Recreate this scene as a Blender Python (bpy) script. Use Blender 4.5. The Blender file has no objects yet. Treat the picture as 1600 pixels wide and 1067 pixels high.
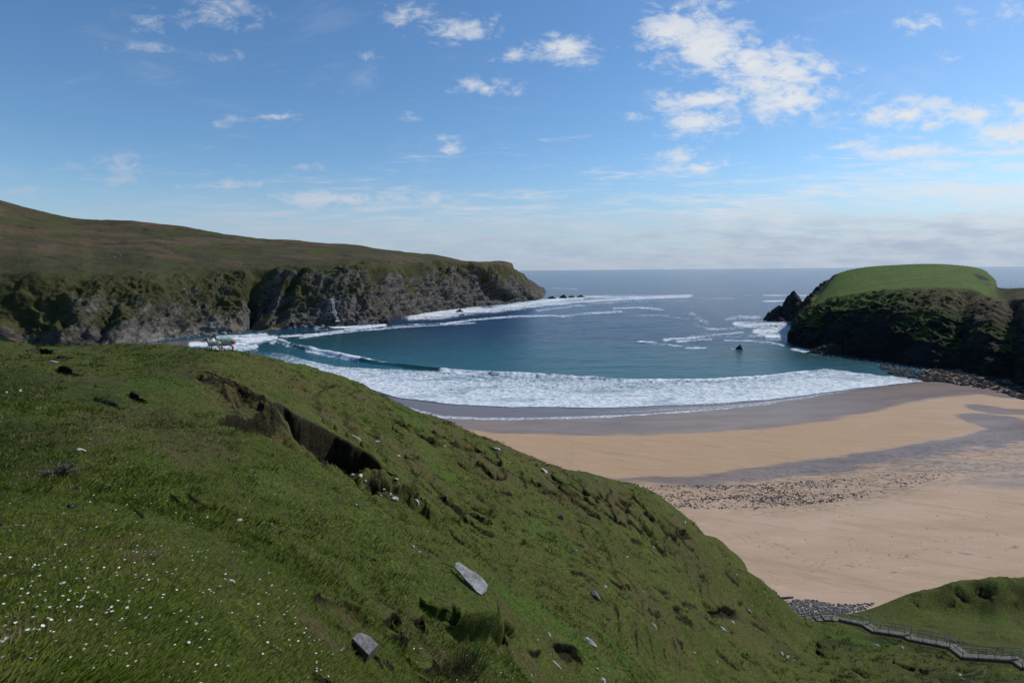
import bpy, bmesh, math, random
import numpy as np
from mathutils import Vector, Matrix, noise as mnoise

# ------------------------------------------------------------------ camera
scene = bpy.context.scene
H = 48.0                                   # eye height above the sea (sea level is z = 0)
F = 888.0                                  # focal length in pixels of a 1600 px wide frame
cam_data = bpy.data.cameras.new("camera")
cam = bpy.data.objects.new("camera", cam_data)
scene.collection.objects.link(cam)
cam_data.sensor_width = 36.0
cam_data.lens = 36.0 * F / 1600.0
cam_data.clip_start = 0.1
cam_data.clip_end = 120000.0
PITCH, ROLL = math.radians(7.13), math.radians(-0.48)
CM = Matrix.Rotation(math.radians(90) - PITCH, 4, 'X') @ Matrix.Rotation(ROLL, 4, 'Z')
cam.matrix_world = Matrix.Translation((0, 0, H)) @ CM
scene.camera = cam
R3 = np.array(CM.to_3x3())
CAM = np.array([0, 0, H])

def ray(u, v):
    return R3 @ np.array([(u - 800.0) / F, (533.5 - v) / F, -1.0])
def P(u, v, d):
    return CAM + d * ray(u, v)
def PZ(u, v, z):
    r = ray(u, v)
    return CAM + (z - H) / r[2] * r

# ------------------------------------------------------------------ sun
SUN_AZ, SUN_EL = math.radians(63), math.radians(41)
sun_dir = Vector((math.sin(SUN_AZ) * math.cos(SUN_EL), math.cos(SUN_AZ) * math.cos(SUN_EL), math.sin(SUN_EL)))
sl = bpy.data.lights.new("sun", 'SUN')
sl.energy = 3.0; sl.angle = math.radians(0.53); sl.color = (1.0, 0.95, 0.88)
so = bpy.data.objects.new("sun", sl)
so.rotation_euler = sun_dir.to_track_quat('Z', 'Y').to_euler()
so.location = (150, 100, 250)
scene.collection.objects.link(so)

scene.view_settings.view_transform = 'Standard'
scene.view_settings.look = 'None'
scene.view_settings.exposure = 0.22
scene.view_settings.gamma = 1.0
scene.cycles.max_bounces = 6
scene.cycles.transparent_max_bounces = 8

# ------------------------------------------------------------------ node helper
class NT:
    def __init__(s, tree): s.t = tree; tree.nodes.clear()
    def n(s, typ, ins=None, out=0, **props):
        nd = s.t.nodes.new(typ)
        for k, v in props.items(): setattr(nd, k, v)
        for k, v in (ins or {}).items():
            sk = nd.inputs[k]
            if isinstance(v, bpy.types.NodeSocket): s.t.links.new(v, sk)
            else: sk.default_value = v
        return nd.outputs[out] if out is not None else nd
    def math(s, op, a, b=0.0, c=0.0, clamp=False): return s.n('ShaderNodeMath', {0: a, 1: b, 2: c}, operation=op, use_clamp=clamp)
    def vm(s, op, a, b=(0, 0, 0), out=0): return s.n('ShaderNodeVectorMath', {0: a, 1: b}, out, operation=op)
    def mix(s, f, a, b, mode='MIX'):
        nd = s.t.nodes.new('ShaderNodeMix'); nd.data_type = 'RGBA'; nd.blend_type = mode
        for i, v in ((0, f), (6, a), (7, b)):
            if isinstance(v, bpy.types.NodeSocket): s.t.links.new(v, nd.inputs[i])
            else: nd.inputs[i].default_value = v if i == 0 else (tuple(v) + (1,))[:4]
        return nd.outputs[2]
    def ramp(s, f, lo, hi, a=0.0, b=1.0, smooth=True):
        return s.n('ShaderNodeMapRange', {0: f, 1: lo, 2: hi, 3: a, 4: b}, interpolation_type='SMOOTHSTEP' if smooth else 'LINEAR', clamp=True)
    def noise(s, vec, scale, detail=4, rough=0.55, dist=0.0, out=0):
        return s.n('ShaderNodeTexNoise', {'Vector': vec, 'Scale': scale, 'Detail': detail, 'Roughness': rough, 'Distortion': dist}, out)
    def attr(s, name, out=2): return s.n('ShaderNodeAttribute', None, out, attribute_name=name)
    def pos(s): return s.n('ShaderNodeNewGeometry')
    def bump(s, h, strength, dist, normal=None):
        d = {'Height': h, 'Strength': strength, 'Distance': dist}
        if normal is not None: d['Normal'] = normal
        return s.n('ShaderNodeBump', d)

def material(name):
    m = bpy.data.materials.new(name); m.use_nodes = True
    return m, NT(m.node_tree)
def finish(t, col, rough=0.9, normal=None, spec=0.3, **extra):
    d = {'Base Color': col if isinstance(col, bpy.types.NodeSocket) else tuple(col) + (1,), 'Roughness': rough, 'Specular IOR Level': spec}
    if normal is not None: d['Normal'] = normal
    d.update(extra)
    sh = t.n('ShaderNodeBsdfPrincipled', d)
    t.n('ShaderNodeOutputMaterial', {'Surface': sh}, None)
    return sh

# ------------------------------------------------------------------ sky
world = bpy.data.worlds.new("World"); scene.world = world; world.use_nodes = True
def build_sky():
    t = NT(world.node_tree)
    sky = t.n('ShaderNodeTexSky', sky_type='NISHITA', sun_disc=False, sun_elevation=SUN_EL, sun_rotation=SUN_AZ,
              altitude=0.0, air_density=1.0, dust_density=0.35, ozone_density=2.2)
    g = t.n('ShaderNodeTexCoord')
    sep = t.n('ShaderNodeSeparateXYZ', {0: g}, None)
    X, Y, Z = sep.outputs
    iy = t.math('DIVIDE', 1.0, t.math('MAXIMUM', Y, 0.08))
    gx, gz = t.math('MULTIPLY', X, iy), t.math('MULTIPLY', Z, iy)
    pc = t.n('ShaderNodeCombineXYZ', {0: gx, 1: gz, 2: 0.0})
    # cloud deck coordinates (a flat layer overhead, so clouds flatten toward the horizon)
    iz = t.math('DIVIDE', 1.0, t.math('MAXIMUM', t.math('ADD', Z, 0.06), 0.03))
    deck = t.n('ShaderNodeCombineXYZ', {0: t.math('MULTIPLY', X, iz), 1: t.math('MULTIPLY', Y, iz), 2: 0.0})
    wob = t.noise(t.vm('MULTIPLY', pc, (1, 2.2, 1)), 9.0, 3, 0.5, 0.0, 1)
    pcw = t.vm('ADD', pc, t.vm('MULTIPLY', t.vm('SUBTRACT', wob, (.5, .5, .5)), (0.07, 0.025, 0)))
    acc = 0.0
    for (u, v, ru, rv, d) in CLOUDS:
        r = ray(u, v); cx, cz = r[0] / r[1], r[2] / r[1]
        q = t.vm('MULTIPLY', t.vm('SUBTRACT', pcw, (cx, cz, 0)), (F / ru, F / rv, 0))
        ln = t.vm('LENGTH', q, out=1)
        e = t.math('MULTIPLY_ADD', ln, -0.62 * d, d)
        acc = t.math('MAXIMUM', acc, e)
    n1 = t.noise(t.vm('MULTIPLY', pc, (1.0, 2.1, 1)), 13.0, 7, 0.62, 0.5)
    n2 = t.noise(t.vm('MULTIPLY', pc, (1.0, 2.0, 1)), 34.0, 6, 0.68, 0.6)
    nn = t.math('ADD', t.math('MULTIPLY', n1, 0.6), t.math('MULTIPLY', n2, 0.4))
    f = t.math('MULTIPLY_ADD', t.math('SUBTRACT', nn, 0.5), 3.6, t.math('SUBTRACT', acc, 0.25))
    cum = t.math('MULTIPLY', t.ramp(f, -0.05, 0.75), t.ramp(acc, 0.02, 0.25))
    cum = t.math('MULTIPLY', cum, t.ramp(acc, 0.1, 0.95, 0.45, 1.0, False))
    # thin layered stratus near the horizon, thicker on the right, over a pale haze
    st = t.noise(t.vm('MULTIPLY', pc, (0.9, 9.0, 1)), 4.0, 9, 0.66, 0.35)
    st2 = t.noise(t.vm('MULTIPLY', pc, (1.6, 14.0, 1)), 9.0, 6, 0.65, 0.3)
    stn = t.math('MULTIPLY_ADD', st2, 0.4, t.math('MULTIPLY', st, 0.6))
    top = t.math('ADD', t.math('MULTIPLY_ADD', gx, 0.012, 0.137), t.math('MULTIPLY', t.ramp(gx, .1, .95), .065))
    rel = t.math('SUBTRACT', top, gz)
    band = t.math('MULTIPLY_ADD', rel, 5.0, t.math('MULTIPLY', t.math('SUBTRACT', stn, 0.5), 4.6))
    strat = t.math('MULTIPLY', t.ramp(band, -0.15, 0.9), t.math('MULTIPLY', t.ramp(gx, -0.95, -0.1, 0.42, 1.0), 0.88))
    hazeb = t.math('MULTIPLY', t.ramp(gz, .19, .0), .72)
    wisp = t.noise(t.vm('MULTIPLY', pc, (0.7, 2.4, 1)), 4.0, 8, 0.7, 0.8)
    wisp = t.math('MULTIPLY', t.ramp(wisp, 0.52, 0.8), 0.22)
    cov = t.math('MAXIMUM', t.math('MAXIMUM', cum, strat), wisp)
    lowband = t.ramp(gz, .135, .035)
    shade = t.noise(t.vm('MULTIPLY', pc, (1.0, 4.5, 1)), 10.0, 5, 0.6, 0.2)
    ccol_hi = t.mix(t.ramp(gx, -0.9, 0.6), SKY['cloud_l'], SKY['cloud_r'])
    low = t.ramp(gz, 0.0, 0.12)
    ccol = t.mix(low, t.mix(0.5, SKY['cloud_low'], ccol_hi), ccol_hi)
    ccol = t.mix(t.math('MULTIPLY', lowband, t.ramp(shade, .36, .66, .95, .35)), ccol, SKY['stratus'])
    tint = t.mix(1.0, sky, SKY['tint'], 'MULTIPLY')
    tint = t.n('ShaderNodeHueSaturation', {'Saturation': SKY['sat'], 'Value': 1.0, 'Fac': 1.0, 'Color': tint, 'Hue': 0.5})
    tint = t.mix(hazeb, tint, SKY['stratus'])
    col = t.mix(cov, tint, ccol)
    up = t.ramp(Z, -0.02, 0.0)
    col = t.mix(up, SKY['below'], col)
    bg = t.n('ShaderNodeBackground', {'Color': col, 'Strength': SKY['strength']})
    t.n('ShaderNodeOutputWorld', {'Surface': bg}, None)
SKY = dict(cloud_l=(4.2, 4.7, 5.6), cloud_r=(6.6, 6.9, 7.3), cloud_low=(3.3, 4.2, 5.4), stratus=(3.35, 4.1, 5.3), tint=(0.82, 0.94, 1.05), sat=1.1, below=(2.0, 2.6, 3.4), strength=0.098)
CLOUDS = [
 (1050,55,62,40,1.0),(1110,72,70,44,1.1),(1088,18,66,30,.8),(1165,100,84,34,1.05),(1130,95,60,30,1.0),(1220,118,80,26,1.0),(1190,135,60,24,.95),(1100,156,70,20,1.0),
 (1235,157,78,30,1.05),(1100,191,66,22,1.0),(1285,112,36,16,.8),(1328,122,34,18,.6),(1415,180,70,26,1.05),(1448,190,50,18,1.0),(1520,178,46,18,.95),
 (1578,205,60,30,1.05),(1590,165,34,16,.85),(1490,92,28,12,.8),(1435,42,36,16,.8),(1548,22,50,22,.5),(885,79,56,22,1.05),(805,85,32,11,.75),(718,45,56,20,.9),
 (640,28,40,24,.6),(757,134,46,17,.9),(352,14,60,24,.75),(245,36,70,22,.5),(222,76,56,16,.5),(432,185,46,10,.8),(388,190,60,10,.55),(702,231,30,11,.75),(640,176,26,14,.5),
 (338,84,46,12,.42),(1048,241,46,14,.8),(1092,260,66,14,.9),(1315,230,40,11,.85),(1405,240,104,13,.9),(1428,260,44,10,.8),(1572,238,46,11,.9),(180,258,110,18,.55),(180,282,40,10,.45),
 (350,288,100,9,.6),(545,309,170,13,.85),(460,262,56,8,.55),(640,384,60,16,.6),(985,180,26,9,.6),(1018,182,14,8,.6),(1260,60,30,14,.4),(575,90,22,10,.5),(935,265,40,7,.5),(690,213,20,7,.55),(1250,187,30,8,.5),(525,95,40,12,.35),(40,298,90,9,.4),(1380,215,30,8,.6),(1440,212,26,6,.4)]

# ------------------------------------------------------------------ numpy noise
def _hash(ix, iy, iz, seed):
    h = (ix.astype(np.uint32) * np.uint32(374761393)) ^ (iy.astype(np.uint32) * np.uint32(668265263)) ^ (iz.astype(np.uint32) * np.uint32(2147483647 & 1274126177)) ^ np.uint32(seed * 974711 & 0xffffffff)
    h = (h ^ (h >> np.uint32(13))) * np.uint32(1274126177)
    h = (h ^ (h >> np.uint32(16))) * np.uint32(2246822519)
    return ((h ^ (h >> np.uint32(15))) & np.uint32(0xffffff)).astype(np.float32) / np.float32(0xffffff)
def vnoise(x, y, z=None, seed=1):
    """value noise in -1..1"""
    x0 = np.floor(x); y0 = np.floor(y)
    fx = (x - x0).astype(np.float32); fy = (y - y0).astype(np.float32)
    fx = fx * fx * fx * (fx * (fx * 6 - 15) + 10); fy = fy * fy * fy * (fy * (fy * 6 - 15) + 10)
    ix = x0.astype(np.int64); iy = y0.astype(np.int64)
    if z is None:
        iz = np.zeros_like(ix)
        a = _hash(ix, iy, iz, seed); b = _hash(ix + 1, iy, iz, seed); c = _hash(ix, iy + 1, iz, seed); d = _hash(ix + 1, iy + 1, iz, seed)
        r = (a + (b - a) * fx) * (1 - fy) + (c + (d - c) * fx) * fy
        return r * 2 - 1
    z0 = np.floor(z); fz = (z - z0).astype(np.float32); fz = fz * fz * (3 - 2 * fz); iz = z0.astype(np.int64)
    out = 0
    for k in (0, 1):
        a = _hash(ix, iy, iz + k, seed); b = _hash(ix + 1, iy, iz + k, seed); c = _hash(ix, iy + 1, iz + k, seed); d = _hash(ix + 1, iy + 1, iz + k, seed)
        r = (a + (b - a) * fx) * (1 - fy) + (c + (d - c) * fx) * fy
        out = out + r * (fz if k else 1 - fz)
    return out * 2 - 1
def fbm(x, y, z=None, octs=4, seed=1, gain=0.5, ridged=False):
    s = 0.0; a = 1.0; tot = 0.0; f = 1.0
    for o in range(octs):
        n = vnoise(x * f + 17.3 * o, y * f - 9.1 * o, None if z is None else z * f + 3.7 * o, seed + o)
        if ridged: n = 1 - 2 * np.abs(n)
        s = s + a * n; tot += a; a *= gain; f *= 2.03
    return s / tot
def sstep(a, b, x):
    t = np.clip((x - a) / (b - a), 0, 1); return t * t * (3 - 2 * t)

# ------------------------------------------------------------------ object helpers
def link(o, parent=None):
    scene.collection.objects.link(o)
    if parent is not None: o.parent = parent
    return o
def tag(o, label=None, cat=None, group=None, kind=None):
    if label: o["label"] = label
    if cat: o["category"] = cat
    if group: o["group"] = group
    if kind: o["kind"] = kind
    return o
def empty(name, loc):
    o = bpy.data.objects.new(name, None); o.location = loc; o.empty_display_size = 0.2
    return link(o)
def grid_mesh(name, V, ni, nj, mat, attrs=None, keep=None, smooth=True, flip=False):
    """V: (ni*nj,3) array, rows i, columns j"""
    me = bpy.data.meshes.new(name)
    idx = np.arange(ni * nj).reshape(ni, nj)
    q = np.stack([idx[:-1, :-1], idx[:-1, 1:], idx[1:, 1:], idx[1:, :-1]], -1).reshape(-1, 4)
    if keep is not None:
        q = q[keep.reshape(-1)[q].any(1)]
    if flip: q = q[:, ::-1]
    me.vertices.add(len(V)); me.vertices.foreach_set("co", np.ascontiguousarray(V, np.float32).ravel())
    me.loops.add(q.size); me.loops.foreach_set("vertex_index", np.ascontiguousarray(q, np.int32).ravel())
    me.polygons.add(len(q)); me.polygons.foreach_set("loop_start", np.arange(0, q.size, 4, dtype=np.int32))
    me.update(calc_edges=True)
    if smooth: me.polygons.foreach_set("use_smooth", np.ones(len(q), bool))
    for k, a in (attrs or {}).items():
        at = me.attributes.new(k, 'FLOAT', 'POINT'); at.data.foreach_set("value", np.ascontiguousarray(a, np.float32).ravel())
    me.materials.append(mat)
    o = bpy.data.objects.new(name, me)
    return link(o)
def tri_mesh(name, V, T, mat, attrs=None, smooth=False):
    me = bpy.data.meshes.new(name)
    me.vertices.add(len(V)); me.vertices.foreach_set("co", np.ascontiguousarray(V, np.float32).ravel())
    me.loops.add(T.size); me.loops.foreach_set("vertex_index", np.ascontiguousarray(T, np.int32).ravel())
    k = T.shape[1]
    me.polygons.add(len(T)); me.polygons.foreach_set("loop_start", np.arange(0, T.size, k, dtype=np.int32))
    me.update(calc_edges=True)
    if smooth: me.polygons.foreach_set("use_smooth", np.ones(len(T), bool))
    for kk, a in (attrs or {}).items():
        at = me.attributes.new(kk, 'FLOAT', 'POINT'); at.data.foreach_set("value", np.ascontiguousarray(a, np.float32).ravel())
    if mat is not None: me.materials.append(mat)
    return me
def grid_normals(V, ni, nj):
    G = V.reshape(ni, nj, 3)
    du = np.gradient(G, axis=0); dv = np.gradient(G, axis=1)
    n = np.cross(dv, du); n /= np.maximum(np.linalg.norm(n, axis=2, keepdims=True), 1e-9)
    return n.reshape(-1, 3)
# ------------------------------------------------------------------ hillside under the photographer
# measured points: (photo column, photo row, distance along the view)
HILL = [
 # near turf
 (0,1067,2.6),(150,1067,2.9),(300,1067,3.5),(450,1067,4.9),(600,1067,7.3),(700,1067,10.),(800,1067,16.),
 (0,950,3.4),(150,950,3.7),(300,950,4.6),(450,950,6.3),(600,1000,8.6),(565,1015,7.6),(700,985,11.7),(780,1000,15.),
 (0,850,4.6),(200,850,5.6),(400,850,8.),(520,870,10.2),(600,880,12.),(0,760,6.3),(100,730,7.8),(200,700,10.),(300,740,10.5),(400,700,14.),(420,770,11.5),(500,800,12.6),
 (0,650,11.),(100,640,13.),(200,620,17.),(300,640,17.),(0,600,17.),(100,590,20.),(200,585,23.),(300,600,21.5),
 (60,562,27.),(160,560,29.),(260,565,29.),(340,575,27.),(400,608,26.5),
 # horizon edge of the upper turf
 (-80,533,40.),(0,534,40.),(70,541,39.),(150,541,38.5),(230,543,38.),(300,546,36.),(340,546,35.),(390,551,36.),(430,562,38.),
 (-80,541,34.),(0,542,34.),(70,548,33.5),(150,548,33.),(240,550,32.5),(300,553,31.),(-80,556,27.),(0,556,27.),(390,565,31.),(-160,533,40.),(-160,545,33.),(-160,600,18.),(-160,700,9.),
 # edge of the spur running down to the beach
 (470,577,42.),(520,591,45.),(560,604,47.),(600,627,49.),(680,658,52.),(760,690,56.),(800,708,58.),(850,730,60.),(900,744,62.),(960,757,64.),(1010,773,65.5),(1045,795,67.),(1080,822,68.),(1110,848,70.),(1150,880,71.5),(1180,905,73.),(1215,936,74.5),(1248,965,75.),
 # crest of the near turf above the gully
 (380,662,16.5),(430,690,16.),(480,716,16.),(530,745,16.),(575,775,15.8),(620,820,15.3),(660,858,14.8),(705,886,14.2),(750,935,14.2),(765,965,14.3),
 # hidden gully floor just beyond that crest
 (430,704,21.),(480,735,21.),(530,764,20.8),(575,793,20.5),(620,838,20.),(660,874,19.2),(715,903,17.5),
 # slumped ground and far side of the gully
 (390,645,22.5),(430,660,23.8),(470,690,25.),(520,720,26.),(560,740,26.5),(600,765,26.),(640,800,25.),(690,840,24.),(740,880,23.),(800,925,24.),(850,965,24.),(900,1000,25.),(990,1060,27.),
 (400,617,27.3),(440,628,27.5),(500,660,29.5),(560,695,30.),(600,730,30.),
 (450,600,35.),(520,630,37.),(580,665,38.),(640,690,39.),(640,740,33.),(700,740,40.),(700,790,33.),(760,760,43.),(760,840,32.),(800,800,40.),(860,790,47.),(850,870,35.),(900,820,46.),(900,920,33.),
 (960,800,55.),(980,870,47.),(980,960,36.),(1040,860,57.),(1060,930,48.),(1060,1010,40.),(1120,930,60.),(1130,1000,50.),(1100,1067,41.),(1190,970,64.),(1200,1030,54.),(880,1050,22.),(1000,1090,28.),
 # low valley with the steps
 (1260,1000,66.),(1260,1060,53.),(1300,967,73.5),(1354,979,70.8),(1374,990,69.),(1420,1000,65.8),(1432,1006,64.7),(1495,1020,60.5),(1512,1031,59.),(1588,1034,55.),(1620,1044,53.),
 (1400,1045,57.),(1500,1067,52.),(1600,1085,47.5),(1320,1030,60.),(1250,1100,46.),(1400,1110,47.),(1600,1160,38.),(1440,985,70.),(1500,980,70.),(1540,1000,66.),(1600,1000,65.),(1650,1030,58.),
 # knoll above the sand
 (1390,958,75.4),(1420,942,78.2),(1460,942,78.2),(1520,946,78.1),(1600,948,77.9),(1680,948,77.9),(1460,968,73.5),(1560,970,72.8),
 (1395,942,78.5),(1412,932,78.9),(1430,923,79.2),(1450,914,79.5),(1470,907,79.8),(1485,902,79.9),(1500,899,80.),(1515,897,80.),(1530,896,80.),(1545,895.5,80.),(1560,895,80.),(1580,894.5,80.),(1600,894,80.),(1620,893,80.),(1640,892,80.),(1680,891,80.),(1720,890,80.),
]
# hidden falls beyond the edges: (column, distance, height above the sea)
FALL = []
for (u, v, d) in [(-80,533,40),(0,534,40),(70,541,39),(150,541,38.5),(230,543,38),(300,546,36),(340,546,35),(390,551,36),(430,562,38),(470,577,42),(520,591,45),(560,604,47),(600,627,49),(680,658,52),(760,690,56),(800,708,58),(850,730,60),(900,744,62),(960,757,64),(1010,773,65.5),(1045,795,67),(1080,822,68),(1110,848,70),(1150,880,71.5)]:
    p = P(u, v, d)
    q = P(u, v + 13, d * 1.10); FALL.append((u, d * 1.10, q[2])); FALL.append((u, d * 1.45, max(-1.5, p[2] - 0.75 * d))); FALL.append((u, d * 2.2, -4.0))
for (u, d, z) in [(1180,73,1.0),(1215,73,1.0),(1250,71.6,1.2),(1290,72.4,1.1),(1330,73.2,1.1),(1370,74.6,1.1),(1395,76.6,.8),(1430,77.4,.8),(1470,78.2,.8),(1485,78.4,.8),(1500,78.6,.8),(1530,78.8,.8),(1560,79,.8),(1600,79,.8),(1640,79,.8),(1680,79,.8),(1720,79,.8),
                  (1180,95,-1.5),(1250,95,-1.5),(1300,95,-1.5),(1350,95,-1.5),(1400,95,-1.5),(1500,100,-1.5),(1640,100,-1.5),(1180,130,-3),(1400,130,-3),(1640,130,-3)]:
    FALL.append((u, d, z))
BASEP = []
for (u, v, d) in HILL: BASEP.append(P(u, v, d))
for (u, d, z) in FALL:
    r = ray(u, 700); r = r / math.hypot(r[0], r[1]); rr = d * math.hypot(1.0, (u - 800) / F)
    BASEP.append(np.array([r[0] * rr, r[1] * rr, z]))
# sides and the ground around the photographer
for (az, rr, dz) in [(0,1.3,-1.68),(-45,1.3,-1.62),(45,1.3,-1.8),(90,1.3,-2.0),(-90,1.3,-1.55),(0,2.2,-2.0),(25,2.2,-2.2),(50,2.4,-2.7),(75,3,-3.2),(90,6,-5.5),(75,10,-9.5),(60,16,-14.5),(75,30,-24),(75,60,-36),(90,30,-21),
                     (-75,3,-1.8),(-75,10,-2.3),(-75,30,-3.8),(-60,40,-5.2),(-75,60,-9),(-60,70,-25),(60,100,-38),(75,100,-34),(55,78,-36),(52,60,-37)]:
    a = math.radians(az); BASEP.append(np.array([rr * math.sin(a), rr * math.cos(a), H + dz]))
BASEP = np.array(BASEP)
def polar(x, y):
    return np.arctan2(x, y), np.log(np.maximum(np.hypot(x, y), 0.3))
_bt, _bl = polar(BASEP[:, 0], BASEP[:, 1])
_bs = (BASEP[:, 2] - H) / np.hypot(BASEP[:, 0], BASEP[:, 1])
KT, CC = 1.9, 0.05
def _ker(a, b, c, d): return np.sqrt((KT * (a - c)) ** 2 + (b - d) ** 2 + CC * CC)
_A = -_ker(_bt[:, None], _bl[:, None], _bt[None], _bl[None])
_n = len(_bt); _M = np.zeros((_n + 3, _n + 3)); _M[:_n, :_n] = _A
_Q = np.stack([np.ones(_n), _bt, _bl], 1); _M[:_n, _n:] = _Q; _M[_n:, :_n] = _Q.T
_M[:_n, :_n] -= np.eye(_n) * -0.002
_w = np.linalg.solve(_M, np.concatenate([_bs, np.zeros(3)]))
T0, T1, L0, L1, NT_, NL_ = math.radians(-100), math.radians(100), math.log(0.5), math.log(150), 420, 360
_tg = np.linspace(T0, T1, NT_); _lg = np.linspace(L0, L1, NL_)
def _eval(t, l):
    out = _w[_n] + _w[_n + 1] * t + _w[_n + 2] * l
    for i in range(_n): out = out - _w[i] * _ker(t, l, _bt[i], _bl[i])
    return out
_TT, _LL = np.meshgrid(_tg, _lg, indexing='ij')
SG = _eval(_TT, _LL)
def base_z(x, y):
    t, l = polar(x, y)
    a = np.clip((t - T0) / (T1 - T0) * (NT_ - 1), 0, NT_ - 1.001); b = np.clip((l - L0) / (L1 - L0) * (NL_ - 1), 0, NL_ - 1.001)
    i = a.astype(int); j = b.astype(int); fa = a - i; fb = b - j
    s = (SG[i, j] * (1 - fa) + SG[i + 1, j] * fa) * (1 - fb) + (SG[i, j + 1] * (1 - fa) + SG[i + 1, j + 1] * fa) * fb
    return H + s * np.hypot(x, y)
_dd = np.exp(np.linspace(math.log(1.5), math.log(140), 2600))
def hit(u, v, zf=None):
    """where the sight line through a photo point meets the hillside"""
    r = ray(u, v); pts = CAM[None] + _dd[:, None] * r[None]
    z = (zf or base_z)(pts[:, 0], pts[:, 1])
    k = np.nonzero(pts[:, 2] < z)[0]
    if len(k) == 0: return None
    return pts[k[0]]

# eroded turf banks: lip polyline in the photo, height of the bare face, reach in front of it
BANKS = [
 ([(388,626),(425,629),(440,640),(465,652),(500,664),(528,684),(545,692),(568,714),(592,738)], 3.1, 3.4, 1.0),
 ([(328,662),(360,655),(385,655),(410,652)], .55, 1.5, 1.0),
 ([(66,553),(82,545),(104,549),(118,563)], 1.0, 1.7, 1.0),
 ([(248,588),(268,587),(298,592)], .55, 1.1, .6),
 ([(306,583),(322,582),(345,592),(366,597)], .45, 1.0, 1.0),([(322,598),(350,601),(372,606)], .35, .8, 1.0),([(345,607),(380,610),(404,620)], .4, .8, 1.0),
 ([(160,602),(168,604),(178,606)], .22, .5, .6),([(158,620),(175,628),(190,636)], .12, .4, .3),([(205,612),(222,618),(232,630)], .2, .6, 1.0),
 ([(92,570),(112,572),(140,590)], .35, 1.2, 1.0),
 ([(490,922),(502,936),(508,952),(516,976)], .16, .3, 1.0),([(533,942),(548,946),(560,950)], .2, .32, .5),
 ([(588,966),(604,958),(616,966),(622,982)], .2, .32, .9),([(600,990),(616,985),(632,1002)], .2, .3, .9),([(642,974),(655,966),(668,978)], .22, .35, .9),
 ([(660,938),(674,950),(690,955)], .3, .5, .15),
 ([(690,978),(706,968),(728,962),(752,962),(772,968),(790,984),(800,1000)], .6, .75, .3),
 ([(858,1008),(872,1004),(890,1008),(906,1020)], .4, .7, 1.0),([(828,1020),(838,1014),(846,1024)], .2, .4, .9),
 ([(1100,946),(1122,944),(1150,956)], .7, 1.4, .9),
 ([(270,765),(282,775),(296,790)], .1, .3, .15),([(210,790),(220,800),(228,812)], .06, .2, .2),([(300,770),(320,785),(345,800)], .12, .4, .2),
 ([(645,1040),(670,1030),(690,1050)], .15, .3, .9),
]
random.seed(11)
def _in(u, v, poly):
    c = False; n = len(poly)
    for i in range(n):
        (x1, y1), (x2, y2) = poly[i], poly[(i + 1) % n]
        if (y1 > v) != (y2 > v) and u < (x2 - x1) * (v - y1) / (y2 - y1) + x1: c = not c
    return c
def scatter_banks(poly, n, hmin, hmax, slope):
    us = [p[0] for p in poly]; vs = [p[1] for p in poly]; k = 0
    while k < n:
        u = random.uniform(min(us), max(us)); v = random.uniform(min(vs), max(vs))
        if not _in(u, v, poly): continue
        k += 1
        L = random.uniform(9, 34); sl = slope + random.uniform(-.25, .25); h = random.uniform(hmin, hmax)
        pts = [(u + L * (q - .5), v + sl * L * (q - .5) + random.uniform(-2, 2)) for q in (0, .33, .66, 1)]
        BANKS.append((pts, h, h * random.uniform(1.6, 2.6), random.uniform(.5, 1.0)))
scatter_banks([(600,630),(760,690),(880,745),(1040,800),(1100,870),(1180,940),(1100,1000),(900,900),(700,780),(600,690)], 70, .10, .26, .5)
scatter_banks([(600,640),(690,672),(790,718),(870,750),(900,790),(840,760),(760,735),(680,700),(600,665)], 34, .25, .6, .4)
scatter_banks([(600,745),(700,770),(760,800),(740,850),(690,835),(640,800)], 26, .25, .6, .45)
scatter_banks([(860,745),(980,770),(1050,800),(1080,850),(1000,850),(900,800)], 34, .25, .65, .6)
scatter_banks([(640,690),(760,740),(900,830),(1000,900),(1100,980),(1000,960),(860,880),(720,800)], 26, .15, .4, .5)
scatter_banks([(1050,830),(1150,900),(1230,980),(1150,1050),(1050,1000),(1000,900)], 18, .15, .45, .7)
scatter_banks([(1270,1000),(1400,1010),(1560,1050),(1600,1067),(1280,1067)], 22, .2, .5, .3)
scatter_banks([(300,585),(410,620),(440,660),(380,650),(320,640)], 14, .15, .35, .3)
scatter_banks([(430,650),(500,690),(560,730),(620,790),(560,760),(480,705)], 24, .3, .7, .5)
scatter_banks([(480,900),(700,960),(900,1067),(500,1067)], 14, .06, .16, .5)
scatter_banks([(1420,945),(1450,925),(1600,915),(1600,945),(1450,952)], 8, .3, .6, .6)
BANKW = []
for pts, h, w, soil in BANKS:
    ws = [hit(u, v) for u, v in pts]
    if any(p is None for p in ws): continue
    BANKW.append((np.array(ws), h, w, soil))

STEPS = [(1250,970,1.75,'f'),(1298,964,2.45,'l'),(1316,967,2.45,'f'),(1354,975,4.0,'l'),(1370,985,4.0,'f'),(1418,992,5.7,'l'),(1428,998,5.7,'f'),(1491,1010,7.9,'l'),(1510,1025,7.9,'f'),(1588,1030,10.4,'l'),(1604,1041,10.4,'f'),(1700,1050,13.0,'e')]
STEP_W = [Vector(PZ(u, v, z)) for u, v, z, k in STEPS]
def step_dist(x, y):
    best = np.full(len(x), 1e9); zz = np.zeros(len(x))
    for a, b in zip(STEP_W[:-1], STEP_W[1:]):
        dx, dy = b.x - a.x, b.y - a.y; q = np.clip(((x - a.x) * dx + (y - a.y) * dy) / (dx * dx + dy * dy), 0, 1)
        d = np.hypot(x - a.x - q * dx, y - a.y - q * dy); up = d < best
        best = np.where(up, d, best); zz = np.where(up, a.z + q * (b.z - a.z), zz)
    return best, zz
UNDER = {}
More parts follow.
